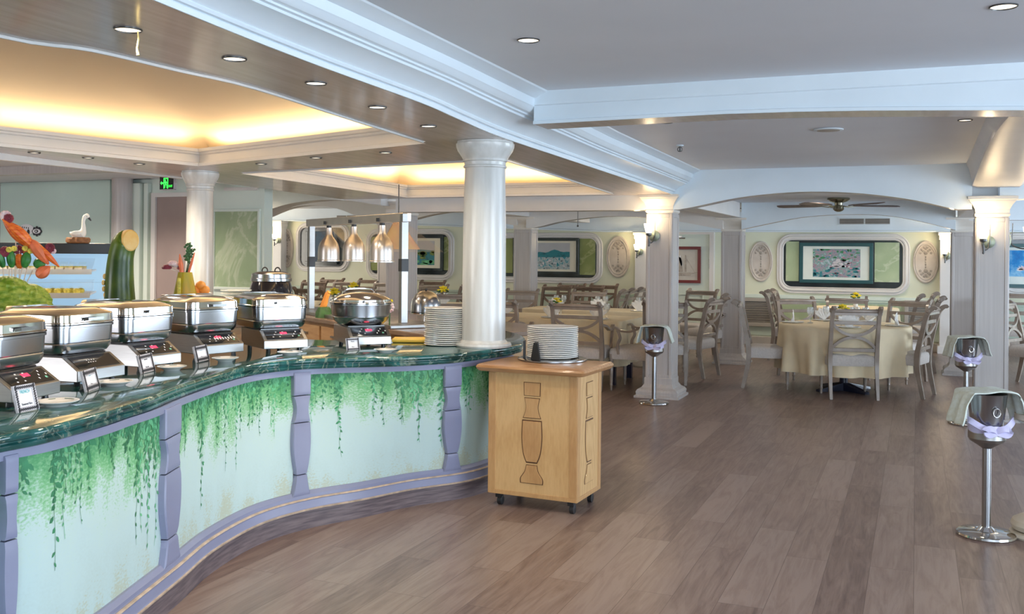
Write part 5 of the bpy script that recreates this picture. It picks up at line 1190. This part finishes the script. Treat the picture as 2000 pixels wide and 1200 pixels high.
# dome server, carrot garnish on the island
q = PD(833, 8.0, .9)
t = thing('dome_server', (q.x, q.y, .9), .8, 'small round copper and chrome dome food warmer behind the plate stack', 'food warmer')
G().lathe([(.12, 0), (.115, .012), (.03, .02), (.025, .07), (.10, .085), (.125, .09), (.125, .10), (.11, .105)], 32).build('stand', 'chrome', t)
zt = P(833, 568, d=7.9).z - .9
G().lathe([(.124, .105), (.124, .16), (.115, .20), (.09, zt - .035), (.05, zt - .01), (.002, zt)], 40, cap0=False).build('dome_lid', 'steel', t); G().ball((0, 0, zt + .008), .012, 10, 8).build('knob', 'black_plastic', bpy.data.objects['dome_lid'])
q = PD(634, 8.75, .9); t = thing('carved_garnish', (q.x, q.y, .9), 0, 'small orange carved vegetable garnish on the island, left of the round dish', 'garnish')
zt = P(634, 570, d=8.75).z - .9
G().lathe([(.08, 0), (.07, .05), (.05, .09), (.002, .1)], 14, wob=rag).build('leaves', 'stem_green', t); G().tube(smoothpath([(-.02, 0, .06), (0, 0, .12), (.03, 0, zt - .03), (.05, 0, zt)], 4), [.03] * 6 + [.025] * 4 + [.02] * 3, 10).build('carved_bird', 'orange_skin', t)
q = PD(762, 7.5, .9); t = thing('carved_garnish', (q.x, q.y, .9), 0, 'small yellow and pink carved flower garnish just right of the round dish', 'garnish'); zt = P(762, 588, d=7.5).z - .9
G().tube([(0, 0, 0), (0, 0, zt - .04)], .006, 6).build('stick', 'stem_green', t)
g = G()
for k in range(9): a = k * 2 * PI / 9; g.ball((.03 * math.cos(a), .0, zt - .05 + .03 * math.sin(a)), .014, 6, 4)
g.build('carved_flower', 'radish', t); G().ball((0, 0, zt), .03, 10, 6, (1, .6, .5)).build('yellow_petal', 'flower_yellow', t)

# ================================================================== TABLES AND CHAIRS
def chair_mesh(arm=False, w=.235, frame='chair_paint', name='dining_chair'):
    t = thing(name, (0, 0, 0), 0, 'c', 'chair'); W2 = w
    bk = [(0, -.275), (.12, -.25), (.25, -.225), (.36, -.212), (.46, -.215), (.58, -.235), (.70, -.262), (.82, -.288), (.89, -.31), (.93, -.335), (.955, -.368)]
    def yb(z): return interp(bk, z)
    for s in (-1, 1):
        pts = [(s * W2, y, z) for z, y in bk] + [(s * W2, -.392, .958), (s * W2, -.405, .945)]
        sc = [.75, .85, .95, 1.1, 1.15, 1.0, .95, .95, .95, .95, .9, .8, .6]
        G().sweep(smoothpath(pts, 3), [(-.019, -.024), (.019, -.024), (.019, .024), (-.019, .024)], side=(1, 0, 0), scale=[interp(list(enumerate(sc)), k / 3) for k in range(len(pts) * 3 - 2)]).build('leg', frame, t, angle=50)
        x = s * (W2 - .005)
        G().lathe([(.010, 0), (.014, .01), (.011, .03), (.013, .045), (.019, .06), (.014, .072), (.017, .10), (.022, .28), (.017, .30), (.024, .312), (.017, .324), (.026, .34), (.026, .40)], 14, c=(x, .205, 0)).build('leg', frame, t)
    def rail(z, hz_, dp, nm, rolled=False):
        y = yb(z)
        if rolled:
            G().tube([(-W2 - .03, y + .012, z), (-W2 - .02, y + .012, z), (W2 + .02, y + .012, z), (W2 + .03, y + .012, z)], [.014, .021, .021, .014], 12).box(-W2 + .01, W2 - .01, y + .005, y + .028, z - hz_, z).build(nm, frame, t, angle=40)
        else: G().box(-W2 + .01, W2 - .01, y - dp, y + dp, z - hz_ / 2, z + hz_ / 2).build(nm, frame, t, smooth=False, bevel=.004)
    rail(.925, .045, .012, 'top_rail', True); rail(.80, .038, .010, 'middle_rail'); rail(.515, .04, .012, 'lower_rail')
    zc = .66; g = G(); sec = [(-.015, -.015), (.015, -.015), (.015, .015), (-.015, .015)]
    for z_end, zm in ((.785, zc + .012), (.53, zc - .012)):
        pts = []
        for k in range(17):
            f = -1 + 2 * k / 16; x = f * (W2 - .012); z = lerp(zm, z_end, abs(f) ** 2.3); pts.append((x, yb(z), z))
        g.sweep(pts, sec, side=(0, 1, 0))
    cs = g.build('cross_splat', frame, t, angle=50)
    G().lathe([(.034, -.014), (.036, 0), (.030, .014), (.014, .016), (.012, .010), (.002, .010)], 20, T=Matrix.Translation((0, yb(zc), zc)) @ Matrix.Rotation(PI / 2, 4, 'X') @ Matrix.Diagonal((1, .7, 1, 1))).build('medallion', frame, cs)
    L = [rrect(2 * a, 2 * b, r, 4, z, (0, c)) for a, b, r, z, c in ((W2 + .012, .22, .02, .345, 0), (W2 + .016, .225, .03, .36, 0), (W2 + .018, .23, .035, .42, .002), (W2 + .008, .222, .04, .452, .002), (W2 - .03, .19, .04, .468, .002), (W2 * .4, .08, .02, .474, .002))]
    G().loops(L).build('seat', 'seat_fabric', t, angle=50)
    if arm:
        for s in (-1, 1):
            G().sweep(smoothpath([(s * W2, yb(.72), .72), (s * (W2 + .02), -.14, .70), (s * (W2 + .03), -.02, .655), (s * (W2 + .03), .10, .66), (s * (W2 + .03), .15, .69), (s * (W2 + .03), .175, .68)], 4), [(-.02, -.012), (.02, -.012), (.02, .012), (-.02, .012)], side=(1, 0, 0)).sweep(smoothpath([(s * (W2 + .03), .13, .665), (s * (W2 + .03), .10, .58), (s * (W2 + .015), .13, .50), (s * (W2 + .01), .12, .40)], 4), [(-.014, -.014), (.014, -.014), (.014, .014), (-.014, .014)], side=(1, 0, 0)).build('armrest', frame, t, angle=50)
    return t
ch0 = chair_mesh(); ar0 = chair_mesh(True, .27, name='armchair'); dk0 = chair_mesh(False, .235, 'chair_dark'); used = {}
def chair(src, x, y, face, label, group=None):
    """face: point the chair looks at, or an angle"""
    a = face if not isinstance(face, tuple) else math.atan2(face[1] - y, face[0] - x) - PI / 2
    if src.name not in used: used[src.name] = 1; o = src; o.location = (x, y, 0); o.rotation_euler = (0, 0, a); o['label'] = label
    else: o = dup(src, (x, y, 0), a, label)
    if group: o['group'] = group
    elif 'group' in o: del o['group']
    return o
def chair_at(src, u, v, face, label, group=None, back=True):
    p = P(u, v, z=0); return chair(src, p.x, p.y, face, label, group)
def gpos(u, d): p = PD(u, d, 0); return p.x, p.y

def cloth_round(x, y, R_, z, drop, label, m='cloth_cream', nf=11, seed=1):
    rd = random.Random(seed); ph = [rd.uniform(0, 6) for _ in range(3)]
    def wob(a, zz_):
        f = max(0, min(1, (z - .03 - zz_) / (z - drop))); return 1 + f * (.075 * math.sin(nf * a + ph[0]) + .035 * math.sin((nf * 2 - 3) * a + ph[1])) + .03 * f * math.sin(3 * a + ph[2])
    pr_ = [(R_ * .97, drop)] + [(R_ * lerp(1.0, 1.0, k / 8) * (1 - .03 * (1 - k / 8)), lerp(drop, z - .04, k / 8)) for k in range(9)] + [(R_ * 1.0, z - .02), (R_ * .993, z - .006), (R_ * .97, z), (R_ * .5, z + .001), (.002, z + .001)]
    g = G(); g.lathe(pr_[1:], 160, wob=wob, cap0=False); o = g.build('tablecloth', m, angle=80); o.location = (x, y, 0); tag(o, label, 'tablecloth'); return o
def pedestal(x, y, z, label, r=.6):
    t = thing('round_table', (x, y, 0), .5, label, 'table')
    G().lathe([(r, z - .03), (r, z - .004), (r * .98, z)], 48).build('table_top', 'island_wood', t); G().lathe([(.045, .03), (.045, z - .03)], 20).build('pedestal', 'table_base', t)
    for k in range(4): a = k * PI / 2 + .3; T = Matrix.Rotation(a, 4, 'Z'); G().loops([[T @ Vector(q_) for q_ in ((.02, -.045, .0), (.02, .045, .0), (.02, .04, .09), (.02, -.04, .09))], [T @ Vector(q_) for q_ in ((.36, -.03, 0), (.36, .03, 0), (.36, .025, .025), (.36, -.025, .025))]]).build('foot', 'table_base', t, smooth=False)
    return t
def box_cloth(x0, x1, y0, y1, z, drop, label, m='cloth_cream', seed=1):
    rd = random.Random(seed); cx, cy = (x0 + x1) / 2, (y0 + y1) / 2; W_, D_ = (x1 - x0), (y1 - y0); L = []; base = rrect(W_, D_, .06, 6)
    # resample the outline finely
    per = []; n = len(base)
    for i in range(n):
        a, b = base[i], base[(i + 1) % n]; k = max(1, int((b - a).length / .02))
        for j in range(k): per.append(a.lerp(b, j / k))
    ph = rd.uniform(0, 6)
    for k in range(7):
        f = 1 - k / 6; zz_ = lerp(z - .02, drop, f); row = []
        for i, p in enumerate(per):
            s_ = i * .02; off = f * (.022 * math.sin(s_ * 14 + ph) + .012 * math.sin(s_ * 31)); d = Vector((p.x / W_, p.y / D_, 0)).normalized(); row.append(Vector((p.x + d.x * off, p.y + d.y * off, zz_)))
        L.append(row)
    L.append([Vector((p.x * .998, p.y * .998, z - .004)) for p in per]); L.append([Vector((p.x * .985, p.y * .985, z)) for p in per])
    g = G(); g.loops(L, False, True); o = g.build('tablecloth', m, angle=60); o.location = (cx, cy, 0); tag(o, label, 'tablecloth'); return o
def rect_table(x0, x1, y0, y1, z, label):
    t = thing('dining_table', ((x0 + x1) / 2, (y0 + y1) / 2, 0), 0, label, 'table'); a, b = (x1 - x0) / 2 - .02, (y1 - y0) / 2 - .02
    G().box(-a, a, -b, b, z - .04, z - .006).build('table_top', 'island_wood', t, smooth=False)
    for sx in (-1, 1):
        for sy in (-1, 1): G().box(sx * (a - .08) - .03, sx * (a - .08) + .03, sy * (b - .08) - .03, sy * (b - .08) + .03, 0, z - .04).build('leg', 'table_base', t, smooth=False)
    return t

# table settings: prototypes
def goblet():
    t = thing('wine_glass', (0, 0, 0), 0, 'g', 'glass')
    G().lathe([(.034, 0), (.030, .003), (.006, .008), (.005, .07), (.018, .085), (.034, .11), (.038, .14), (.033, .175), (.031, .175), (.035, .14), (.031, .113), (.004, .085)], 20, cap1=True).build('bowl', 'goblet_glass', t); return t
def napkin():
    t = thing('folded_napkin', (0, 0, 0), 0, 'n', 'napkin'); g = G()
    for k in range(5):
        a = (k - 2) * .38; d = Vector((math.sin(a), 0, math.cos(a))); s_ = Vector((math.cos(a), 0, -math.sin(a)))
        g.add([(-.025, -.02, 0), (.025, -.02, 0), tuple(d * .12 + s_ * .028 + Vector((0, .01, 0))), tuple(d * .15), tuple(d * .12 - s_ * .028 + Vector((0, .01, 0))), (0, .02, 0)], [(0, 1, 2, 3, 4), (0, 4, 3, 5), (1, 5, 3, 2)])
    g.build('fan_fold', 'cloth_white', t, smooth=False); return t
gl0, nk0 = goblet(), napkin(); pl0 = plate_mesh(.125).build('dinner_plate', 'porcelain', angle=60); used2 = {}
def put(src, x, y, z, label, group, rz=0):
    if src.name not in used2: used2[src.name] = 1; o = src; o.location = (x, y, z); o.rotation_euler = (0, 0, rz); tag(o, label, o.get('category', 'plate'), group)
    else:
        if src.type == 'MESH': o = src.copy(); COL.objects.link(o); o.location = (x, y, z); o.rotation_euler = (0, 0, rz); tag(o, label, 'plate', group)
        else: o = dup(src, (x, y, z), rz, label, group)
    return o
def setting(x, y, cx, cy, z, who, grp, glasses=2):
    """one place laid between edge point (x, y) and table centre"""
    d = Vector((cx - x, cy - y, 0)).normalized(); s_ = Vector((-d.y, d.x, 0)); p = Vector((x, y, 0)) + d * .17
    put(pl0, p.x, p.y, z, 'dinner plate ' + who, grp + ' plates'); a = math.atan2(d.y, d.x) - PI / 2
    put(nk0, p.x, p.y, z + .010, 'fan folded napkin ' + who, grp + ' napkins', a)
    for k in range(glasses):
        q_ = p + d * .19 + s_ * (.06 - .11 * k); put(gl0, q_.x, q_.y, z, ['left', 'right'][k] + ' stemmed glass ' + who, grp + ' glasses')
def bouquet(x, y, z, label, big=1.0, leafy=True, h=.16):
    t = thing('flower_vase', (x, y, z), 0, label, 'flowers')
    G().lathe([(.03, 0), (.036, .01), (.03, .06), (.016, .10), (.02, .115), (.014, .112)], 20).build('vase', 'porcelain', t)
    g = G(); R = random.Random(int(x * 100)); hs = [(-.02, 0, h), (.035, .01, h + .01), (.0, .02, h + .04)]
    for a in hs: g.tube([(0, 0, .08), a], .003, 5)
    for k in range(10 if leafy else 4): a = R.uniform(0, 6.28); g.ball((.05 * math.cos(a) * big, .05 * math.sin(a) * big, h + R.uniform(-.05, .03)), .018, 6, 4, (1.2, .5, .6))
    g.build('stems', 'stem_green', t)
    for x_, y_, z_ in hs:
        g = G(); g.ball((x_, y_, z_), .02 * big, 8, 6)
        for k in range(12): a = 2 * PI * k / 12; g.ball((x_ + .028 * big * math.cos(a), y_ + .028 * big * math.sin(a), z_ + .004 * (k % 2)), .013 * big, 5, 4, (1, 1, .6))
        g.build('blossom', 'flower_yellow', t)
# -- round table in the open bay
TZ = .735; TX, TY = gpos(1650, 10.8)
pedestal(TX, TY, TZ - .004, 'round pedestal table with a dark blue foot under the cream cloth, right of the middle', .68)
cloth_round(TX, TY, .70, TZ, .22, 'cream tablecloth hanging in folds over the round table in front of the garden print', nf=12)
chs = [(ch0, (1658, 10.32), None, 'dining chair with its back to the camera in front of the round table'),
       (ch0, (1503, 11.05), None, 'dining chair seen from the side, left of the round table'),
       (ch0, (1764, 10.5), None, 'dining chair at the right of the round table, its back turned to the right'),
       (ch0, (1575, 11.85), None, 'dining chair behind the round table at its left, facing right'),
       (ch0, (1654, 12.15), None, 'dining chair directly behind the round table, facing the camera'),
       (ch0, (1752, 11.6), None, 'dining chair behind the round table at its right, below the oval medallion')]
angs = {0: .30, 1: -PI / 2 + .12, 2: 1.32, 3: None, 4: None, 5: None}
for i, (src, (u, d), f, l) in enumerate(chs):
    x, y = gpos(u, d); chair(src, x, y, angs[i] if angs[i] is not None else (TX, TY), l, None)
    dd = Vector((x - TX, y - TY, 0)).normalized() * .72; setting(TX + dd.x, TY + dd.y, TX, TY, TZ + .001, ['nearest the camera', 'at the left edge', 'at the right edge', 'at the back left', 'at the far side', 'at the back right'][i] + ' of the round table', 'round table')
bouquet(TX - .02, TY, TZ + .001, 'yellow flowers with dark leaves in a small vase on the round table', 1.1)
# -- second round table, by the wall
T2x, T2y = gpos(1672, 14.3)
pedestal(T2x, T2y, TZ - .004, 'round pedestal table near the far wall, hidden behind the front round table', .55)
cloth_round(T2x, T2y, .6, TZ, .26, 'cream tablecloth on the far table near the garden print', seed=4)
bouquet(T2x, T2y, TZ + .001, 'yellow flowers on the far table directly under the garden print', 1.1)
for (u, d, a, l) in ((1546, 13.9, -PI / 2, 'left chair of the pair facing right near the louvred vent'), (1556, 14.7, -PI / 2, 'right chair of the pair facing right near the louvred vent'), (1745, 13.4, PI / 2, 'dining chair with curled back, left of three below the medallion'), (1776, 14.2, PI / 2, 'dining chair with curled back, middle of three below the medallion'), (1783, 12.75, PI / 2, 'dining chair with curled back, right of three below the medallion')):
    x, y = gpos(u, d); chair(ch0, x, y, a, l)
# -- long tables left of the lit square column
def longt(x0, x1, y0, y1, l): rect_table(x0 + .03, x1 - .03, y0 + .03, y1 - .03, TZ - .004, 'long dining table under a cloth, ' + l); return box_cloth(x0, x1, y0, y1, TZ, .22, 'cream tablecloth over the long table, ' + l)
longt(-4.95, -3.05, 10.55, 11.5, 'behind the wooden cabinet')
longt(-5.0, -2.95, 12.35, 13.05, 'second row behind the wooden cabinet')
for i, (x, l) in enumerate(((-4.55, 'far left'), (-3.95, 'left'), (-3.38, 'right'))): setting(x, 10.55, x, 11.2, TZ, 'at the near side, %s, of the long table' % l, 'near long table')
for i, (x, l) in enumerate(((-4.55, 'far left'), (-3.95, 'left'), (-3.38, 'right'))): setting(x, 12.35, x, 13.2, TZ, 'at the near side, %s, of the second long table' % l, 'second long table')
bouquet(-4.05, 11.15, TZ, 'yellow flowers on the long table behind the wooden cabinet', 1.0); bouquet(-2.72 - .45, 12.7, TZ, 'yellow flowers on the second long table by the lit column', .9)
x, y = gpos(1141, 10.85); chair(ar0, x, y, 0.05, 'armchair with its back to the camera, directly behind the wooden cabinet')
x, y = gpos(983, 11.15); chair(ar0, x, y, 0.05, 'armchair with its back to the camera, partly behind the big round column')
chair(ar0, -2.86, 10.49, PI / 2 + .0, 'armchair seen from the side, mostly hidden by the lit square column')
x, y = gpos(1137, 13.55); chair(ch0, x, y, PI, 'dining chair facing the camera at the second long table, right one')
x, y = gpos(1003, 13.75); chair(ch0, x, y, PI, 'dining chair facing the camera at the second long table, left one')
for (u, d, a, l) in ((1303, 11.35, .18, 'dining chair with its back to the camera, half hidden by the lit square column'), (1351, 12.0, 1.36, 'dining chair facing left, second behind the lit square column'), (1382, 13.5, 1.36, 'dining chair facing left, farthest of those beside the lit square column'), (1350, 14.4, PI * .9, 'dining chair facing the camera between the two square columns')):
    x, y = gpos(u, d); chair(ch0, x, y, a, l)
for k, u in enumerate((1072, 1102, 1136, 1166)):
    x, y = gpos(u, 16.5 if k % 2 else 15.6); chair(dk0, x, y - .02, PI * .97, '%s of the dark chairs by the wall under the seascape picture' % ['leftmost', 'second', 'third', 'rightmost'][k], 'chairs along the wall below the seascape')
for k, u in enumerate((1180, 1199, 1217, 1234)):
    y = 14.05 + .52 * k; x = P(u, 500, Y=y).x; chair(ch0, x, y, PI / 2, '%s chair of the row below the right-hand end of the seascape picture' % ['leftmost', 'second', 'third', 'rightmost'][k], 'chairs close together by the far wall')
# -- tables seen through the heat lamp stand
tabs = [(690, 15.6, 'seen through the heat lamps'), (865, 14.2, 'left of the big round column'), (652, 13.1, 'by the left steel post')]
for i, (u, d, l) in enumerate(tabs):
    x, y = gpos(u, d); pedestal(x, y, TZ - .004, 'round table ' + l, .5); cloth_round(x, y, .62, TZ, .25, 'cream tablecloth on the round table ' + l, seed=8 + i)
    bouquet(x, y, TZ, 'yellow flowers on the round table ' + l, 1.5, h=.2)
    dd = Vector((x, y, 0)).normalized(); setting(x - dd.x * .6, y - dd.y * .6, x, y, TZ, 'on the near edge of the table ' + l, 'back tables')
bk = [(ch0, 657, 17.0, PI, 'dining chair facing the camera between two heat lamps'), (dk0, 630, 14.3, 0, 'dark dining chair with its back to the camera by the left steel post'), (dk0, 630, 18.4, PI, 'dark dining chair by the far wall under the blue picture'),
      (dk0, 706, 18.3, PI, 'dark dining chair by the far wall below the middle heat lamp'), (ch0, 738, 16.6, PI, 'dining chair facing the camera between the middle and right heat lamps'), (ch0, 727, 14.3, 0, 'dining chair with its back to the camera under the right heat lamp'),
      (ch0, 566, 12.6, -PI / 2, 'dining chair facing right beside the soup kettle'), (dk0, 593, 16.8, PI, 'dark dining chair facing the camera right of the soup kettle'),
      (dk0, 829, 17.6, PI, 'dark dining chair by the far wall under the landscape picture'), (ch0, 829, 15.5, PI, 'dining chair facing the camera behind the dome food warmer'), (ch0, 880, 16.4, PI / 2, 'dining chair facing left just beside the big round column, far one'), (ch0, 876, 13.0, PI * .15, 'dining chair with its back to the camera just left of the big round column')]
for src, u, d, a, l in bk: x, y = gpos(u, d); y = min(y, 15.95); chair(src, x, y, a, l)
# -- table at the right edge
T3x, T3y = 1.95, 10.6
pedestal(T3x, T3y, TZ - .004, 'round table at the right edge of the picture', .6); cloth_round(T3x, T3y, .82, TZ, .2, 'cream tablecloth whose corner shows at the right edge of the picture', nf=9, seed=3)
x, y = gpos(1998, 12.0); chair(ch0, x, y, -PI / 2 - .2, 'dining chair facing right at the right edge, left one'); x, y = gpos(2022, 11.3); chair(ch0, x, y, -PI / 2 - .45, 'dining chair facing right at the right edge, nearer one'); x, y = gpos(1992, 14.2); chair(ch0, x, y, PI * .95, 'dining chair facing the camera at the right edge, the far one')

# ---- ice bucket stands
def bucket_stand(x, y, i, where, zt=.755, rz=0):
    t = thing('bucket_stand', (x, y, 0), rz, 'steel pole stand for an ice bucket ' + where, 'stand', 'ice bucket stands')
    G().lathe([(.146, 0), (.150, .008), (.147, .018), (.138, .024), (.05, .030), (.03, .05)], 48).build('base', 'chrome', t)
    G().lathe([(.0225, .045), (.0225, .475)], 24).build('pole', 'steel', t)
    G().lathe([(.024, .47), (.045, .485), (.085, .51), (.094, .525), (.094, .572), (.090, .572), (.088, .53), (.02, .51)], 40, cap1=False).build('cup', 'brushed_steel', t, angle=25)
    b = thing('ice_bucket', (x, y, 0.535), rz, 'tapered steel ice bucket with a ring handle ' + where, 'bucket', 'ice buckets')
    H = zt - 0.535
    G().lathe([(.068, 0), (.074, .006), (.080, .04), (.098, H - .006), (.102, H), (.098, H - .003), (.090, H - .02), (.072, .02), (.002, .015)], 40).build('body', 'steel', b)
    for a in (-PI / 2, PI / 2): T = Matrix.Rotation(a, 4, 'Z'); G().tube([T @ Vector((.099, .019 * math.cos(k * PI / 8), H * .60 + .022 * math.sin(k * PI / 8))) for k in range(17)], .0035, 8).build('ring_handle', 'chrome', b)
    # lilac ribbon bow round the bucket
    g = G(); sec = [(-.016, -.003), (.016, -.003), (.016, .003), (-.016, .003)]; z = .045
    g.sweep([(.092 * math.cos(a), .092 * math.sin(a), z + .006 * math.sin(3 * a)) for a in [2 * PI * k / 32 for k in range(33)]], sec, side=(0, 0, 1), caps=False)
    for s in (-1, 1):
        g.sweep(smoothpath([(0, -.095, z - .005), (s * .035, -.112, z + .012), (s * .068, -.108, z + .002), (s * .05, -.112, z - .022), (0, -.10, z - .010)], 4), sec, side=(0, .5, 1)); g.sweep(smoothpath([(s * .01, -.10, z - .005), (s * .07, -.08, z + .015), (s * .115, -.05, z + .045), (s * .12, -.03, z + .05)], 4), sec, side=(0, .4, 1))
    o = g.build('ribbon', 'lilac_satin', None, angle=60); o.location = (x, y, 0.535); o.rotation_euler = (0, 0, rz); tag(o, 'lilac satin ribbon bow tied round the ice bucket ' + where, 'ribbon', 'ribbons on the ice buckets')
    # towel over the top, both ends hanging at the sides
    wd = .10; L = []; R = random.Random(i)
    path = [(-.178, -.165), (-.165, -.11), (-.148, -.05), (-.128, -.008), (-.11, .006), (-.06, .012), (0, .014), (.06, .012), (.11, .006), (.13, -.008), (.148, -.05), (.165, -.11), (.180, -.155)]
    pts = smoothpath([Vector((a, 0, b_)) for a, b_ in path], 3); n = 14
    top, bot = [], []
    for j, p in enumerate(pts):
        f = abs(j / (len(pts) - 1) * 2 - 1); r1, r2 = [], []
        for k in range(n + 1):
            yy = lerp(-1, 1, k / n); spread = wd * (1 + .06 * math.sin(j * .9)); fold = .012 * f * math.sin(yy * 7 + i) ; q_ = Vector((p.x * (1 + .02 * fold) + (fold if p.z < -.01 else 0), yy * spread, p.z + (.004 * math.sin(yy * 9 + j * .5) if f < .6 else 0))); r1.append(q_ + Vector((0, 0, .004))); r2.append(q_ + Vector((-.006 if p.x > 0 and f > .5 else .006 if f > .5 else 0, 0, -.003 if f < .5 else 0)))
        L.append(r1 + list(reversed(r2)))
    g = G(); g.loops(L); o = g.build('towel', 'towel', angle=60); o.location = (x, y, zt + .004); o.rotation_euler = (0, 0, rz); tag(o, 'folded pale green towel draped over the ice bucket ' + where, 'towel', 'towels on the ice buckets')
p = P(1926, 1043, z=.01); bucket_stand(p.x, p.y, 0, 'nearest the camera at the right', .765, .42)
x, y = gpos(1889, 8.7); bucket_stand(x, y, 1, 'beside the right square column', .765, .38)
p = P(1277, 787, z=.01); bucket_stand(p.x, p.y, 2, 'in front of the lit square column', .765, .12)
# stone base at the right edge
x, y = gpos(2037, 5.2); t = thing('stone_pedestal', (x, y, 0), 0, 'round beige stone pedestal base cut off by the right edge of the picture', 'pedestal')
G().lathe([(.15, 0), (.155, .01), (.15, .025), (.13, .03)], 40).build('foot_slab', 'stone_beige', t)
G().lathe([(.10, .03), (.135, .04), (.145, .065), (.135, .09), (.10, .11), (.07, .118), (.05, .14), (.045, .30), (.045, .55), (.07, .60), (.13, .63), (.13, .66)], 40).build('turned_shaft', 'stone_beige', t)

# every repeat carries the name of its group
for o in list(COL.objects):
    if o.parent is None and 'category' in o and 'group' not in o:
        gname = {'chair': 'chairs at the dining tables', 'table': 'dining tables', 'tablecloth': 'cream tablecloths', 'flowers': 'yellow flowers on the tables', 'garnish': 'carved garnishes on the island'}.get(o['category'])
        if gname: o['group'] = gname
